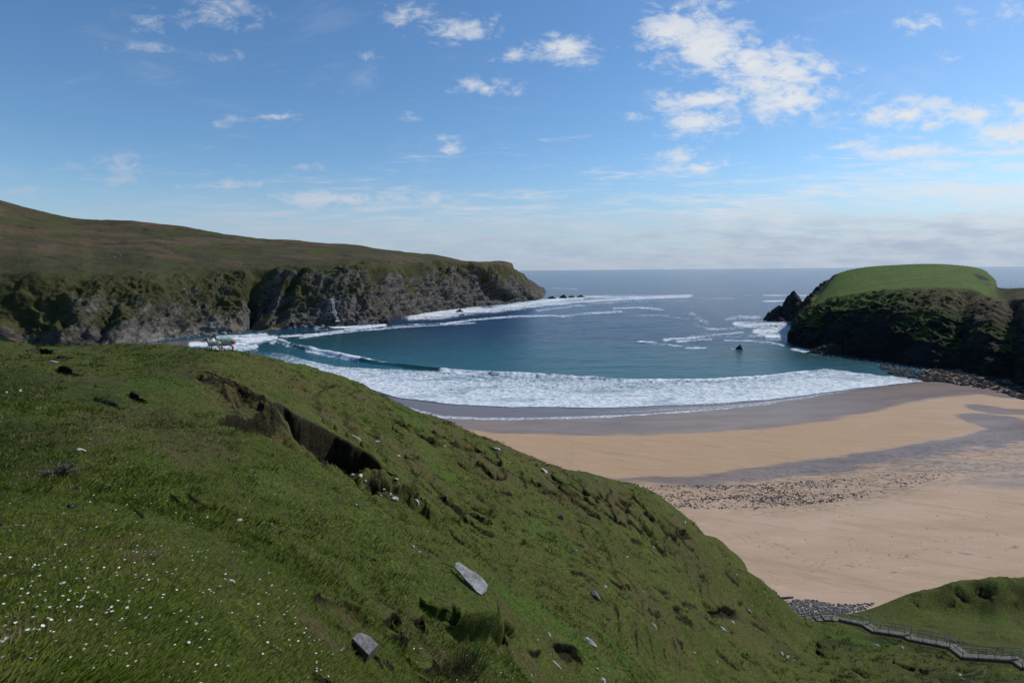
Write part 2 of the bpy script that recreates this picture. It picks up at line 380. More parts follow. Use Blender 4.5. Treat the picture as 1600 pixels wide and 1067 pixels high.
def surface(x, y, under=False):
    """height, bare-soil mask"""
    ox = np.zeros_like(x); oy = np.zeros_like(x)
    r = np.hypot(x, y)
    z = base_z(x, y)
    # warp so that bank lips are ragged
    wx = x + 0.34 * np.minimum(r / 25, 1) * fbm(x * .6, y * .6, octs=4, seed=5); wy = y + 0.34 * np.minimum(r / 25, 1) * fbm(x * .6, y * .6, octs=4, seed=9)
    soil = np.zeros_like(z)
    far = sstep(16, 30, r)
    z = z + far * (0.24 * fbm(x / 4.5, y / 4.5, octs=3, seed=21) + 0.13 * fbm(x / 1.1, y / 1.1, octs=3, seed=31)) * sstep(140, 90, r) * sstep(1.3, 3.6, z)
    z = z + (1 - far) * (0.05 * fbm(x / 1.5, y / 1.5, octs=3, seed=41) + 0.028 * fbm(x / .38, y / .38, octs=3, seed=44)) * sstep(1.0, 5.0, r)
    z = z + 0.022 * fbm(x / .12, y / .12, octs=2, seed=47) * sstep(3, 10, r) * sstep(40, 20, r)
    # sheep-track terraces along the contours of the steep side
    tq = z / 1.25 + .55 * fbm(x / 6, y / 6, octs=3, seed=35) + .12 * fbm(x / .9, y / .9, octs=2, seed=36); fr = tq - np.floor(tq)
    tm = sstep(20, 32, r) * sstep(-.15, .35, fbm(x / 8, y / 8, octs=3, seed=37)) * sstep(H - 4.5, H - 9, z) * sstep(2.5, 6, z)
    z = z + tm * .30 * np.where(fr < .78, fr / .78 - .5, .5 - (fr - .78) / .22)
    soil = np.maximum(soil, tm * sstep(.74, .82, fr) * sstep(1.0, .93, fr) * sstep(-.2, .3, fbm(x / 1.6, y / 1.6, octs=3, seed=38)) * .62)
    zb = np.zeros_like(z)
    for pts, h, w, sm in BANKW:
        m = (x > pts[:, 0].min() - w * 2) & (x < pts[:, 0].max() + w * 2) & (y > pts[:, 1].min() - w * 2) & (y < pts[:, 1].max() + w * 2)
        ii = np.nonzero(m)[0]
        if len(ii) == 0: continue
        px, py = wx[ii], wy[ii]
        best = np.full(len(ii), 1e9); tt = np.zeros(len(ii)); sg = np.ones(len(ii)); bx = np.zeros(len(ii)); by = np.zeros(len(ii))
        n = len(pts) - 1
        for k in range(n):
            a, b = pts[k, :2], pts[k + 1, :2]; ab = b - a; L2 = max(ab @ ab, 1e-6)
            q = np.clip(((px - a[0]) * ab[0] + (py - a[1]) * ab[1]) / L2, 0, 1)
            cx, cy = a[0] + q * ab[0], a[1] + q * ab[1]
            d = np.hypot(px - cx, py - cy)
            up = d < best
            best = np.where(up, d, best); tt = np.where(up, (k + q) / n, tt)
            side = np.where(px * cx + py * cy < cx * cx + cy * cy, 1.0, -1.0)
            sg = np.where(up, side, sg)
            if under:
                gd = pts[-1, :2] - pts[0, :2]; gl = math.hypot(*gd) + 1e-6; nx, ny = gd[1] / gl, -gd[0] / gl
                if nx * a[0] + ny * a[1] > 0: nx, ny = -nx, -ny
                bx = np.where(up, nx, bx); by = np.where(up, ny, by)
        taper = np.clip(np.minimum(tt, 1 - tt) * 6.0, 0, 1) ** .6
        hh = h * taper * (0.85 + 0.25 * vnoise(px * .8 / max(h, .15), py * .8 / max(h, .15), seed=77))
        dn = best
        face = np.where(sg > 0, sstep(0, 0.16 * h + .02, dn) * sstep(w, w * .32, dn), 0.0)
        lip = np.where(sg < 0, sstep(w * .6, 0, dn), sstep(.1 * h, 0, dn)) * 0.14
        zb[ii] = np.minimum(zb[ii], -hh * face) + hh * lip * (zb[ii] > -hh * 0.2)
        s = np.where(sg > 0, sstep(w * .75, w * .2, dn), sstep(.12 * h, 0, dn)) * taper * sm
        soil[ii] = np.maximum(soil[ii], s)
        if under and h > .14:
            sh = np.where(sg < 0, sstep(.9 * h, 0, dn), sstep(.17 * h + .02, 0, dn)) * (.45 if h > 1.5 else .7) * h * taper
            ox[ii] += bx * sh; oy[ii] += by * sh
    # lumpy slipped peat in front of the long bank
    for (u, v, rad, am) in [(440, 675, 2.6, .55), (480, 700, 2.0, .5), (620, 780, 3.5, .6), (370, 625, 2.8, .35), (690, 820, 3., .4)]:
        p = SLUMP[(u, v)]
        g = sstep(rad, rad * .3, np.hypot(x - p[0], y - p[1]))
        m = g > 0
        if m.any():
            z[m] += g[m] * am * (0.35 + 1.3 * fbm(x[m] / .9, y[m] / .9, octs=4, seed=61))
            soil[m] = np.maximum(soil[m], g[m] * sstep(-.2, .5, fbm(x[m] / .8, y[m] / .8, octs=3, seed=63)) * .75)
    dst, zst = step_dist(x, y)
    z = z + zb + soil * 0.09 * np.minimum(r / 25, 1) * fbm(x / .5, y / .5, octs=3, seed=81)
    z = z + (zst - .2 - z) * sstep(2.6, 1.0, dst)
    # runnels down the face of the knoll above the sand
    kn = sstep(72.4, 73.6, y + .05 * (x - 58)) * sstep(47, 51, x)
    z = z - kn * .38 * sstep(1.8, 3.0, z) * np.maximum(0, fbm((x + .8 * y) / 1.9, (y - .8 * x) / 7.0, octs=3, seed=49, ridged=True))
    z = np.where((x > 53.5) & (kn < .5), np.maximum(z, 1.82 + .06 * fbm(x / .8, y / .8, octs=2, seed=50)), z)
    if under: return z, soil, ox, oy
    return z, soil
SLUMP = {k: hit(*k) for k in [(440, 675), (480, 700), (620, 780), (370, 625), (690, 820)]}
def depth(p):
    return float(-((np.asarray(p) - CAM) @ R3)[2])
def zs(x, y):
    return surface(np.atleast_1d(np.asarray(x, float)), np.atleast_1d(np.asarray(y, float)))[0]

def build_hillside():
    th = np.radians(np.concatenate([np.linspace(-100, -46, 50, endpoint=False), np.linspace(-46, 46, 1150), np.linspace(46, 100, 51)[1:]]))
    rr = np.exp(np.linspace(math.log(0.6), math.log(140), 900))
    RR, TH = np.meshgrid(rr, th, indexing='ij')
    x = (RR * np.sin(TH)).ravel(); y = (RR * np.cos(TH)).ravel()
    z, soil, ox, oy = surface(x, y, True)
    V = np.stack([x + ox, y + oy, z], 1)
    brown, lush, dark = patches(x, y)
    o = grid_mesh("hillside", V, len(rr), len(th), M['turf'], dict(soil=soil, brown=brown, lush=lush, dark=dark))
    return tag(o, kind="structure")
def patches(x, y):
    # patches of brown, lush and dark turf, described in the place
    brown = np.zeros_like(x); lush = np.zeros_like(x); dark = np.zeros_like(x)
    def blob(arr, u, v, ru, rv, a=1.0):
        p = hit(u, v)
        if p is None: return
        pu = hit(u + ru, v); d = math.hypot(p[0], p[1]); half = max(ru / F * d, .3)
        t, l = polar(x, y); tp, lp = polar(p[0], p[1])
        k = abs((p[2] - H)) / d
        q = np.hypot((t - tp) * d / half, (l - lp) / max(rv / F / k, .02))
        arr[:] = np.maximum(arr, a * sstep(1.25, .25, q))
    for a in [(200,655,70,40),(360,610,60,34),(330,590,60,20),(140,590,40,14),(110,680,60,22),(270,690,50,40),(330,690,40,30),(520,650,50,22),(455,600,60,14),(760,730,60,30),(700,680,60,18),(880,770,60,30),(960,790,60,25),(430,665,60,30),(600,760,40,20),
              (700,1045,60,40),(830,1040,60,40),(780,945,40,25),(680,870,40,40,.7),(1020,960,90,50,.8),(700,650,80,14),(820,715,80,20),(960,770,60,20),(1080,870,50,40,.7),(640,720,50,30,.8),(560,620,60,16,.8),(930,860,70,40,.6),(1160,980,60,60,.7),(860,1010,60,30,.8),(500,990,30,40),(540,960,40,30),(640,980,60,40,.8)]: blob(brown, *a)
    for a in [(820,955,70,26),(900,1000,80,30),(980,1045,60,30),(660,660,60,16,.7),(680,730,40,26,.7),(860,840,60,40,.5),(230,745,40,40,.6),(260,790,60,30,.5),(560,1050,40,20,.8),(780,1020,60,25,.7),(1340,1000,60,14,.8),(1580,975,60,10,.6),(250,600,60,14,.6),(1010,850,40,30,.6)]: blob(lush, *a)
    for a in [(90,740,26,12),(160,625,30,12),(255,660,20,30),(0,600,70,40,.8),(0,700,90,60,.7),(40,900,90,60,.5),(200,960,120,60,.5),(1370,1000,30,14),(1500,1060,60,14),(1310,1005,30,10),(1230,1020,40,30,.6)]: blob(dark, *a)
    return brown, lush, dark
# ------------------------------------------------------------------ materials
M = {}
def mat_turf():
    m, t = material("turf")
    p = t.pos()
    big = t.noise(p, 0.35, 4, .6); mid = t.noise(p, 1.7, 5, .65, .4); fine = t.noise(p, 14.0, 5, .7); vf = t.noise(p, 60.0, 3, .7)
    g = t.mix(t.ramp(big, .35, .65), (.060, .088, .013), (.092, .122, .020))
    g = t.mix(t.ramp(mid, .42, .68), g, (.075, .078, .022))
    g = t.mix(t.math('MULTIPLY', t.ramp(mid, .5, .3), .6), g, (.022, .040, .009))
    g = t.mix(t.math('MULTIPLY', t.attr('lush'), .85), g, (.055, .125, .013))
    g = t.mix(t.math('MULTIPLY', t.attr('dark'), .7), g, (.016, .030, .010))
    dist_ = t.ramp(t.vm('LENGTH', t.vm('MULTIPLY', p, (1, 1, 0)), out=1), 14.0, 34.0)
    olive = t.math('MULTIPLY', t.math('MULTIPLY', t.ramp(t.noise(p, .22, 6, .7, .6), .40, .62), t.ramp(t.noise(p, 1.2, 5, .7), .3, .6)), t.math('MULTIPLY_ADD', dist_, .3, .25))
    g = t.mix(olive, g, (.088, .070, .030))
    g = t.mix(t.math('MULTIPLY', t.math('MULTIPLY', t.ramp(t.noise(p, 2.4, 6, .75, .5), .56, .68), dist_), .8), g, (.026, .024, .011))
    bn = t.ramp(t.noise(p, 3.1, 5, .7), .34, .6)
    g = t.mix(t.math('MULTIPLY', t.attr('brown'), bn), g, (.095, .072, .034))
    soilc = t.mix(t.ramp(fine, .3, .7), (.008, .0065, .0045), (.038, .028, .018))
    soilc = t.mix(t.ramp(t.noise(p, 5.0, 4, .7), .58, .72), soilc, (.085, .066, .042))
    sf = t.math('ADD', t.attr('soil'), t.math('MULTIPLY', t.math('SUBTRACT', t.noise(p, 4.0, 5, .7), .5), 1.1))
    col = t.mix(t.ramp(sf, .35, .62), g, soilc)
    spk = t.math('MULTIPLY', t.ramp(fine, .58, .38), .65)
    col = t.mix(spk, col, (.012, .018, .005))
    col = t.mix(t.math('MULTIPLY', t.ramp(vf, .55, .75), .45), col, (.11, .12, .045))
    n5 = t.noise(p, 4.5, 4, .85, .3)
    col = t.mix(1.0, col, t.mix(t.ramp(n5, .34, .66), t.mix(dist_, (.85, .85, .85), (.55, .55, .55)), t.mix(dist_, (1.2, 1.2, 1.2), (1.6, 1.52, 1.45))), 'MULTIPLY')
    hgt = t.math('ADD', t.math('MULTIPLY', fine, .6), t.math('MULTIPLY', vf, .3))
    b = t.bump(hgt, .9, .08)
    b = t.bump(t.noise(p, 2.6, 5, .7), .5, .25, b)
    finish(t, col, .95, b, .1)
    return m
def mat_blade():
    m, t = material("grass_blade")
    tint = t.attr('tint')
    c = t.n('ShaderNodeValToRGB', {'Fac': tint}, None)
    cr = c.color_ramp; cr.elements[0].color = (.034, .054, .010, 1); cr.elements[1].color = (.21, .18, .09, 1)
    for pos_, col in ((.3, (.080, .124, .015, 1)), (.55, (.128, .166, .026, 1)), (.8, (.160, .142, .046, 1))):
        e = cr.elements.new(pos_); e.color = col
    d = t.n('ShaderNodeBsdfDiffuse', {'Color': c.outputs[0]}); tr = t.n('ShaderNodeBsdfTranslucent', {'Color': c.outputs[0]})
    s = t.n('ShaderNodeMixShader', {0: .35, 1: d, 2: tr})
    t.n('ShaderNodeOutputMaterial', {'Surface': s}, None)
    return m
def mat_plain(name, col, rough=.8, spec=.3, **kw):
    m, t = material(name); finish(t, col, rough, None, spec, **kw); return m
def mat_stone(name, c1, c2, sc, lichen=None, bumpd=.02, dark=None):
    m, t = material(name)
    tc = t.n('ShaderNodeTexCoord', None, 3)
    p = t.pos()
    n = t.noise(p, sc, 6, .65, .3)
    col = t.mix(t.ramp(n, .35, .68), c1, c2)
    if lichen: col = t.mix(t.ramp(t.noise(p, sc * 2.3, 5, .6), .54, .66), col, lichen)
    if dark: col = t.mix(t.ramp(t.noise(p, sc * 7, 3, .6), .42, .32), col, dark)
    finish(t, col, .9, t.bump(t.noise(p, sc * 3, 6, .7), .7, bumpd), .2)
    return m
def mat_sand():
    m, t = material("sand")
    p = t.pos(); wet = t.attr('wet'); tone = t.attr('tone'); spots = t.attr('spots')
    pst = t.vm('MULTIPLY', p, (.35, 1.0, 1.0))
    a = t.noise(pst, .12, 5, .6, .4); b = t.noise(pst, .55, 5, .65, .6); c = t.noise(p, 4.0, 5, .7)
    dry = t.mix(t.ramp(a, .3, .7), SAND['dry_a'], SAND['dry_b'])
    dry = t.mix(t.math('MULTIPLY', tone, t.ramp(b, .2, .7, .55, 1.0)), dry, SAND['gold'])
    dry = t.mix(t.math('MULTIPLY', t.ramp(b, .52, .75), .35), dry, SAND['pale'])
    rip = t.noise(t.vm('MULTIPLY', t.n('ShaderNodeVectorRotate', {'Vector': p, 'Angle': .5}, rotation_type='Z_AXIS'), (.05, .5, 1)), 1.0, 6, .7, .4)
    dry = t.mix(t.math('MULTIPLY', t.ramp(rip, .48, .68), .4), dry, (.30, .205, .135))
    dry = t.mix(t.math('MULTIPLY', t.ramp(c, .45, .7), .18), dry, (.2, .14, .095))
    b2 = t.noise(t.vm('MULTIPLY', p, (.12, .9, 1.0)), .5, 6, .7, .5)
    w = t.math('ADD', wet, t.math('MULTIPLY', t.math('SUBTRACT', t.math('ADD', t.math('MULTIPLY', b, .4), t.math('MULTIPLY', b2, .6)), .5), 1.5))
    wf = t.ramp(w, .18, .82)
    wcol = t.mix(t.ramp(a, .3, .7), SAND['wet_a'], SAND['wet_b'])
    col = t.mix(wf, dry, wcol)
    rv = t.attr('rivulet')
    wv = t.noise(t.vm('MULTIPLY', p, (.10, .34, 1)), 1.5, 5, .6, 1.6)
    line = t.math('MULTIPLY', t.ramp(t.math('ABSOLUTE', t.math('SUBTRACT', wv, .5)), .045, .0), rv)
    col = t.mix(line, col, (.085, .066, .055))
    col = t.mix(t.math('MULTIPLY', spots, .65), col, (.13, .09, .06))
    rough = t.math('SUBTRACT', .95, t.math('MULTIPLY', t.math('MAXIMUM', wf, t.math('MULTIPLY', line, .8)), .62))
    dryb = t.math('SUBTRACT', 1.0, wf)
    hh = t.math('MULTIPLY', t.math('ADD', t.math('MULTIPLY', b, 1.0), t.math('MULTIPLY', c, .25)), dryb)
    finish(t, col, rough, t.bump(hh, .5, .22), t.math('MULTIPLY_ADD', wf, -.02, .2))
    return m
SAND = dict(dry_a=(.43, .30, .20), dry_b=(.50, .36, .25), gold=(.44, .29, .165), pale=(.54, .44, .34), wet_a=(.19, .132, .095), wet_b=(.265, .19, .14))
def mat_sea():
    m, t = material("sea_water")
    p = t.pos()
    sh = t.attr('shallow'); gr = t.attr('green'); foam = t.attr('foam'); film = t.attr('film'); wash = t.attr('wash')
    pw = t.vm('MULTIPLY', p, (.45, 1.0, 1.0))
    col = t.mix(t.ramp(t.noise(pw, .012, 4, .6), .35, .65), SEA['deep_a'], SEA['deep_b'])
    chop = t.noise(pw, .22, 6, .65, .2)
    col = t.mix(sh, col, SEA['shallow'])
    col = t.mix(gr, col, SEA['green'])
    # foam
    f1 = t.noise(t.vm('MULTIPLY', p, (.6, .5, 1)), .55, 7, .72, .6); f2 = t.noise(t.vm('MULTIPLY', p, (.35, 1, 1)), .07, 6, .65, .8)
    f3 = t.n('ShaderNodeTexVoronoi', {'Vector': t.vm('ADD', p, t.vm('MULTIPLY', t.noise(p, .5, 3, .6, 0, 1), (3.5, 3.5, 0))), 'Scale': .30}, 0, feature='DISTANCE_TO_EDGE')
    lace = t.ramp(f3, .30, .0)
    mixn = t.math('ADD', t.math('MULTIPLY', f1, .55), t.math('MULTIPLY', f2, .45))
    fo = t.math('MULTIPLY_ADD', foam, .94, t.math('MULTIPLY', t.math('SUBTRACT', mixn, .5), 4.2))
    fo = t.math('MULTIPLY', t.ramp(fo, .40, .95), t.ramp(foam, .02, .3))
    wa = t.math('MULTIPLY', t.math('ADD', wash, t.math('MULTIPLY', t.math('SUBTRACT', t.noise(t.vm('MULTIPLY', p, (.5, .3, 1)), 1.5, 6, .75, .9), .5), 2.6)), t.ramp(wash, .02, .2))
    wa = t.math('MULTIPLY', t.ramp(wa, .22, .92), t.math('MULTIPLY_ADD', lace, .35, .65))
    big_ = t.noise(t.vm('MULTIPLY', p, (.5, 1.3, 1)), .06, 4, .6, .8)
    wa = t.math('MULTIPLY', wa, t.ramp(big_, .28, .52, .55, 1.0))
    caps = t.math('MULTIPLY', t.ramp(t.noise(pw, .09, 6, .75, .3), .70, .76), t.math('SUBTRACT', 1.0, sh))
    fo = t.math('MAXIMUM', t.math('MAXIMUM', fo, wa), t.math('MULTIPLY', caps, .55))
    sandwet = SEA['film']
    col = t.mix(film, col, sandwet)
    edge = t.attr('edge')
    fo = t.math('MAXIMUM', fo, t.math('MULTIPLY', edge, t.ramp(t.noise(p, .8, 4, .7), .35, .6)))
    fcol = t.mix(t.ramp(t.noise(p, .5, 5, .7), .35, .65), (.62, .68, .72), (.86, .88, .89))
    col = t.mix(fo, col, fcol)
    rough = t.math('MULTIPLY_ADD', fo, .6, .16)
    calm = t.math('SUBTRACT', 1.0, t.math('MULTIPLY', film, .85))
    bs = t.bump(t.math('MULTIPLY', chop, calm), .8, 1.7)
    bs = t.bump(t.math('MULTIPLY', t.noise(pw, 1.1, 5, .65, .3), calm), .5, .35, bs)
    bs = t.bump(t.math('MULTIPLY', t.noise(t.vm('MULTIPLY', p, (.3, 1, 1)), .045, 4, .55), calm), .5, 3.5, bs)
    finish(t, col, rough, bs, .24, **{'IOR': 1.33})
    return m
SEA = dict(deep_a=(.005, .029, .080), deep_b=(.008, .041, .104), shallow=(.022, .115, .145), green=(.010, .055, .040), film=(.17, .135, .125))
def mat_cliff(name, grass_a, grass_b, heath_or_shade, rock_a, rock_b, red):
    m, t = material(name)
    p = t.pos(); rk = t.attr('rock'); ht = t.attr('heath_or_shade'); rd = t.attr('red'); pale = t.attr('pale')
    big = t.noise(p, .012, 5, .6, .5); mid = t.noise(p, .06, 6, .65, .5); fine = t.noise(p, .35, 6, .7)
    g = t.mix(t.ramp(mid, .35, .66), grass_a, grass_b)
    hc = t.mix(t.ramp(t.noise(t.vm('MULTIPLY', p, (1, .6, 1)), .03, 6, .65, .6), .38, .62), heath_or_shade, tuple(.5 * (a + b) for a, b in zip(heath_or_shade, grass_b)))
    hc = t.mix(t.ramp(big, .48, .58), hc, (.115, .078, .044))
    hc = t.mix(t.math('MULTIPLY', t.ramp(t.noise(p, .018, 6, .7, .9), .48, .58), .85), hc, (.070, .076, .020))
    hc = t.mix(t.math('MULTIPLY', t.ramp(t.noise(t.vm('MULTIPLY', p, (.6, 1.4, 1)), .04, 6, .75, .8), .53, .62), .8), hc, (.028, .023, .016))
    g = t.mix(t.math('MULTIPLY', ht, t.ramp(big, .25, .55, .5, 1.0)), g, hc)  # real heath on the left hill, painted shade on the right face
    g = t.mix(t.math('MULTIPLY', t.ramp(fine, .52, .36), .5), g, (.018, .024, .010))
    st = t.n('ShaderNodeCombineXYZ', {0: .0, 1: .0, 2: 0.0})
    strata = t.noise(t.vm('MULTIPLY', t.n('ShaderNodeVectorRotate', {'Vector': p, 'Angle': .45}, rotation_type='Y_AXIS'), (.06, .06, .26)), 1.0, 6, .7, .6)
    r = t.mix(t.ramp(strata, .35, .68), rock_a, rock_b)
    r = t.mix(t.math('MULTIPLY', t.ramp(fine, .5, .3), .85), r, (.010, .010, .011))
    r = t.mix(t.math('MULTIPLY', pale, t.ramp(mid, .35, .6)), r, (.22, .205, .185))
    r = t.mix(t.math('MULTIPLY', rd, t.ramp(mid, .34, .6)), r, red)
    rf = t.math('ADD', rk, t.math('MULTIPLY', t.math('SUBTRACT', t.math('ADD', t.math('MULTIPLY', mid, .6), t.math('MULTIPLY', fine, .4)), .5), 1.5))
    col = t.mix(t.ramp(rf, .36, .62), g, r)
    b = t.bump(fine, .9, 1.1)
    b = t.bump(t.noise(p, 1.4, 4, .7), .7, .35, b)
    finish(t, col, .93, b, .15)
    return m
def make_materials():
    M['turf'] = mat_turf(); M['blade'] = mat_blade(); M['sand'] = mat_sand(); M['sea'] = mat_sea()
    M['cliff_left'] = mat_cliff("heath_cliff", (.040, .042, .016), (.068, .066, .024), (.072, .056, .031), (.042, .040, .037), (.15, .138, .122), (.13, .075, .045))
    M['cliff_right'] = mat_cliff("grass_headland", (.074, .122, .014), (.098, .152, .018), (.017, .021, .008), (.010, .010, .0095), (.028, .027, .025), (.03, .025, .02))  # face tone and rock darkened as painted shade, cap grass brightened as sunlit
    M['rock_dark'] = mat_stone("dark_rock", (.018, .018, .018), (.06, .058, .054), .5, None, .12)
    M['slab'] = mat_stone("slab_stone", (.20, .20, .20), (.36, .355, .34), 4.0, (.42, .41, .38), .02, (.09, .09, .09))
    M['rock_grey'] = mat_stone("grey_rock", (.10, .10, .10), (.26, .25, .24), 3.0, (.34, .34, .32), .03, (.05, .05, .05))
    M['rock_pale'] = mat_stone("pale_rock", (.28, .27, .25), (.48, .47, .44), 5.0, (.55, .54, .5), .02)
    M['cobble'] = mat_stone("cobble", (.04, .041, .043), (.15, .148, .145), 1.2, None, .03)
    M['concrete_block'] = mat_stone("rough_concrete", (.12, .118, .115), (.25, .245, .24), 22.0, None, .006, (.035, .034, .033))
    M['concrete'] = mat_stone("step_concrete", (.14, .125, .105), (.22, .20, .17), 2.0, None, .01)
    M['rail'] = mat_plain("galvanised_green_steel", (.20, .24, .23), .38, .5, Metallic=.55)
    M['petal'] = mat_plain("daisy_petal", (.80, .80, .78), .7)
    M['yolk'] = mat_plain("daisy_centre", (.75, .48, .04), .8)
    M['stem'] = mat_plain("daisy_stem", (.06, .10, .02), .8)
    M['wood_fence'] = mat_plain("weathered_post", (.05, .045, .04), .9)
    M['driftwood'] = mat_stone("driftwood", (.07, .075, .085), (.14, .14, .15), 2.0, None, .02)
    M['twig'] = mat_stone("heather_twig", (.06, .055, .04), (.16, .14, .10), 20, None, .003)
    M['rush'] = mat_rush()
    M['dung'] = mat_plain("sheep_dropping", (.010, .009, .008), .6)
    M['fall'] = mat_plain("falling_water", (.62, .64, .65), .4)
def mat_rush():
    m, t = material("rush_blade")
    c = t.n('ShaderNodeValToRGB', {'Fac': t.attr('tint')}, None)
    cr = c.color_ramp; cr.elements[0].color = (.035, .055, .012, 1); cr.elements[1].color = (.20, .15, .07, 1)
    e = cr.elements.new(.5); e.color = (.085, .075, .025, 1)
    finish(t, c.outputs[0], .8, None, .2)
    return m
# ------------------------------------------------------------------ beach and sea
BEACH_Z = 1.0
def curve(pts, z=BEACH_Z):
    w = sorted([tuple(PZ(u, v, z)[:2]) for u, v in pts]); w = np.array(w)
    return lambda x: np.interp(x, w[:, 0], w[:, 1])
SWASH = curve([(300,585),(420,592),(500,602),(560,614),(620,634),(690,652),(760,655),(850,655),(1000,649),(1120,640),(1200,631),(1330,611),(1440,597),(1432,582),(1445,570),(1500,560)], 0.0)
FOAMEDGE = curve([(300,570),(420,578),(500,590),(560,603),(620,622),(700,632),(800,637),(900,638),(1000,636),(1100,632),(1200,625),(1320,610),(1400,601),(1440,597),(1560,580)], 0.0)
BREAK = curve([(380,548),(440,552),(520,573),(600,577),(690,581),(760,588),(850,591),(1000,596),(1100,594),(1200,588),(1290,577),(1360,566),(1405,577),(1440,594),(1560,579)], 0.0)
C1 = curve([(560,640),(640,655),(700,664),(770,674),(900,679),(1000,678),(1100,675),(1200,668),(1300,654),(1360,641),(1420,628),(1480,619),(1530,615),(1570,622),(1640,630)])
C2 = curve([(700,690),(800,716),(900,738),(960,746),(1100,741),(1250,722),(1400,700),(1500,684),(1545,668),(1640,655)])
C3 = curve([(800,733),(900,749),(1050,758),(1150,757),(1300,739),(1400,722),(1500,708),(1640,690)])
C4 = curve([(900,780),(1000,792),(1200,797),(1350,779),(1450,752),(1640,735)], 1.4)
def beach_z(x, y):
    d = SWASH(x) - y                                        # metres inland of the swash line
    z = np.interp(d, [-400, -60, 0, 25, 60, 110], [-9.0, -1.6, 0.0, .7, 1.1, 1.55])
    band = sstep(C1(x) + 1, C1(x) - 4, y) * sstep(C2(x) - 3, C2(x) + 6, y)
    return z + 0.25 * band + 0.06 * fbm(x / 6, y / 3, octs=3, seed=3)
def build_beach():
    th = np.radians(np.linspace(-34, 62, 1000)); rr = np.exp(np.linspace(math.log(60), math.log(420), 620))
    RR, TH = np.meshgrid(rr, th, indexing='ij'); x = (RR * np.sin(TH)).ravel(); y = (RR * np.cos(TH)).ravel()
    wob = 2.2 * fbm(x / 14, y / 9, octs=5, seed=12, gain=.6)
    z = beach_z(x, y); yy = y + wob
    w1 = sstep(C1(x) - 5, C1(x) + 5, yy)
    w2 = sstep(C2(x) + 2.2, C2(x) - 2.2, yy) * sstep(C3(x) - 5, C3(x) + 4, yy + 3 * fbm(x / 7, y / 4, octs=4, seed=14))
    # damp brown channel where the stream leaves the sand
    def patch(u, v, rx, ry, a):
        p = PZ(u, v, BEACH_Z); return a * sstep(1.2, .6, np.hypot((x - p[0] + wob) / rx, (y - p[1] + wob) / ry))
    w3 = np.maximum.reduce([patch(1560, 660, 11, 13, 1.0), patch(1545, 640, 7, 9, .9), patch(1590, 645, 9, 5, .9), patch(1610, 670, 12, 9, .8), patch(1530, 690, 9, 5, .9)])
    w4 = np.maximum(patch(1500, 730, 26, 7, .52), patch(1590, 755, 14, 5, .62))
    wet = np.maximum.reduce([w1, w2 * .95, w3, w4])
    tone = sstep(C1(x) + 3, C1(x) - 3, y) * sstep(C2(x) - 2, C2(x) + 3, y) * sstep(210, 60, x)
    tone = np.maximum(tone, .5 * sstep(25, 0, np.abs(y - 125)) * sstep(110, 40, x))
    riv = sstep(20, 60, x) * sstep(C4(x) - 6, C4(x) + 3, y) * sstep(C2(x) + 2, C2(x) - 3, y)
    # footprints and strand lines
    spots = np.zeros_like(z)
    rnd = random.Random(4)
    trails = [[(1150,830),(1200,850),(1235,870)],[(1210,848),(1260,866),(1290,880)],[(1260,900),(1300,870),(1330,845),(1340,840)],[(1080,835),(1160,842),(1220,870),(1290,880),(1340,884)],[(1310,862),(1380,852),(1450,845),(1530,838),(1590,832)],
              [(1340,880),(1400,865),(1470,855)],[(880,690),(884,712),(890,738)],[(895,688),(893,712),(898,735)],[(1505,692),(1540,668),(1550,650),(1530,622)],[(1195,890),(1210,905),(1215,915)],[(1280,882),(1330,880),(1390,890),(1440,880)]]
    for tr in trails:
        for k in range(len(tr) - 1):
            a = PZ(*tr[k], 1.6); b = PZ(*tr[k + 1], 1.6); n = max(2, int(np.hypot(*(b - a)[:2]) / .9))
            for q in range(n):
                c = a + (b - a) * (q / n) + np.array([rnd.uniform(-.5, .5), rnd.uniform(-.5, .5), 0])
                m = np.hypot(x - c[0], y - c[1]); spots = np.maximum(spots, sstep(.28, .08, m) * rnd.uniform(.2, .8))
    strand = [[(1313,880),(1340,884)],[(1375,892),(1395,890)],[(1440,853),(1470,858)],[(1478,860),(1545,868)],[(1400,873),(1440,856)],[(1180,830),(1240,862)],[(1560,858),(1600,848)]]
    for tr in strand:
        a = PZ(*tr[0], 1.6); b = PZ(*tr[1], 1.6)
        ab = (b - a)[:2]; q = np.clip(((x - a[0]) * ab[0] + (y - a[1]) * ab[1]) / (ab @ ab), 0, 1)
        m = np.hypot(x - a[0] - q * ab[0], y + wob * .5 - a[1] - q * ab[1])
        spots = np.maximum(spots, sstep(.5, .1, m) * sstep(.0, .35, fbm(x / .9, y / .5, octs=3, seed=33)))
    z = z - .05 * spots
    keep = (y < SWASH(x) + 40)
    o = grid_mesh("beach_sand", np.stack([x, y, z], 1), len(rr), len(th), M['sand'], dict(wet=wet, tone=tone, spots=spots, rivulet=riv), keep)
    tag(o, kind="structure")

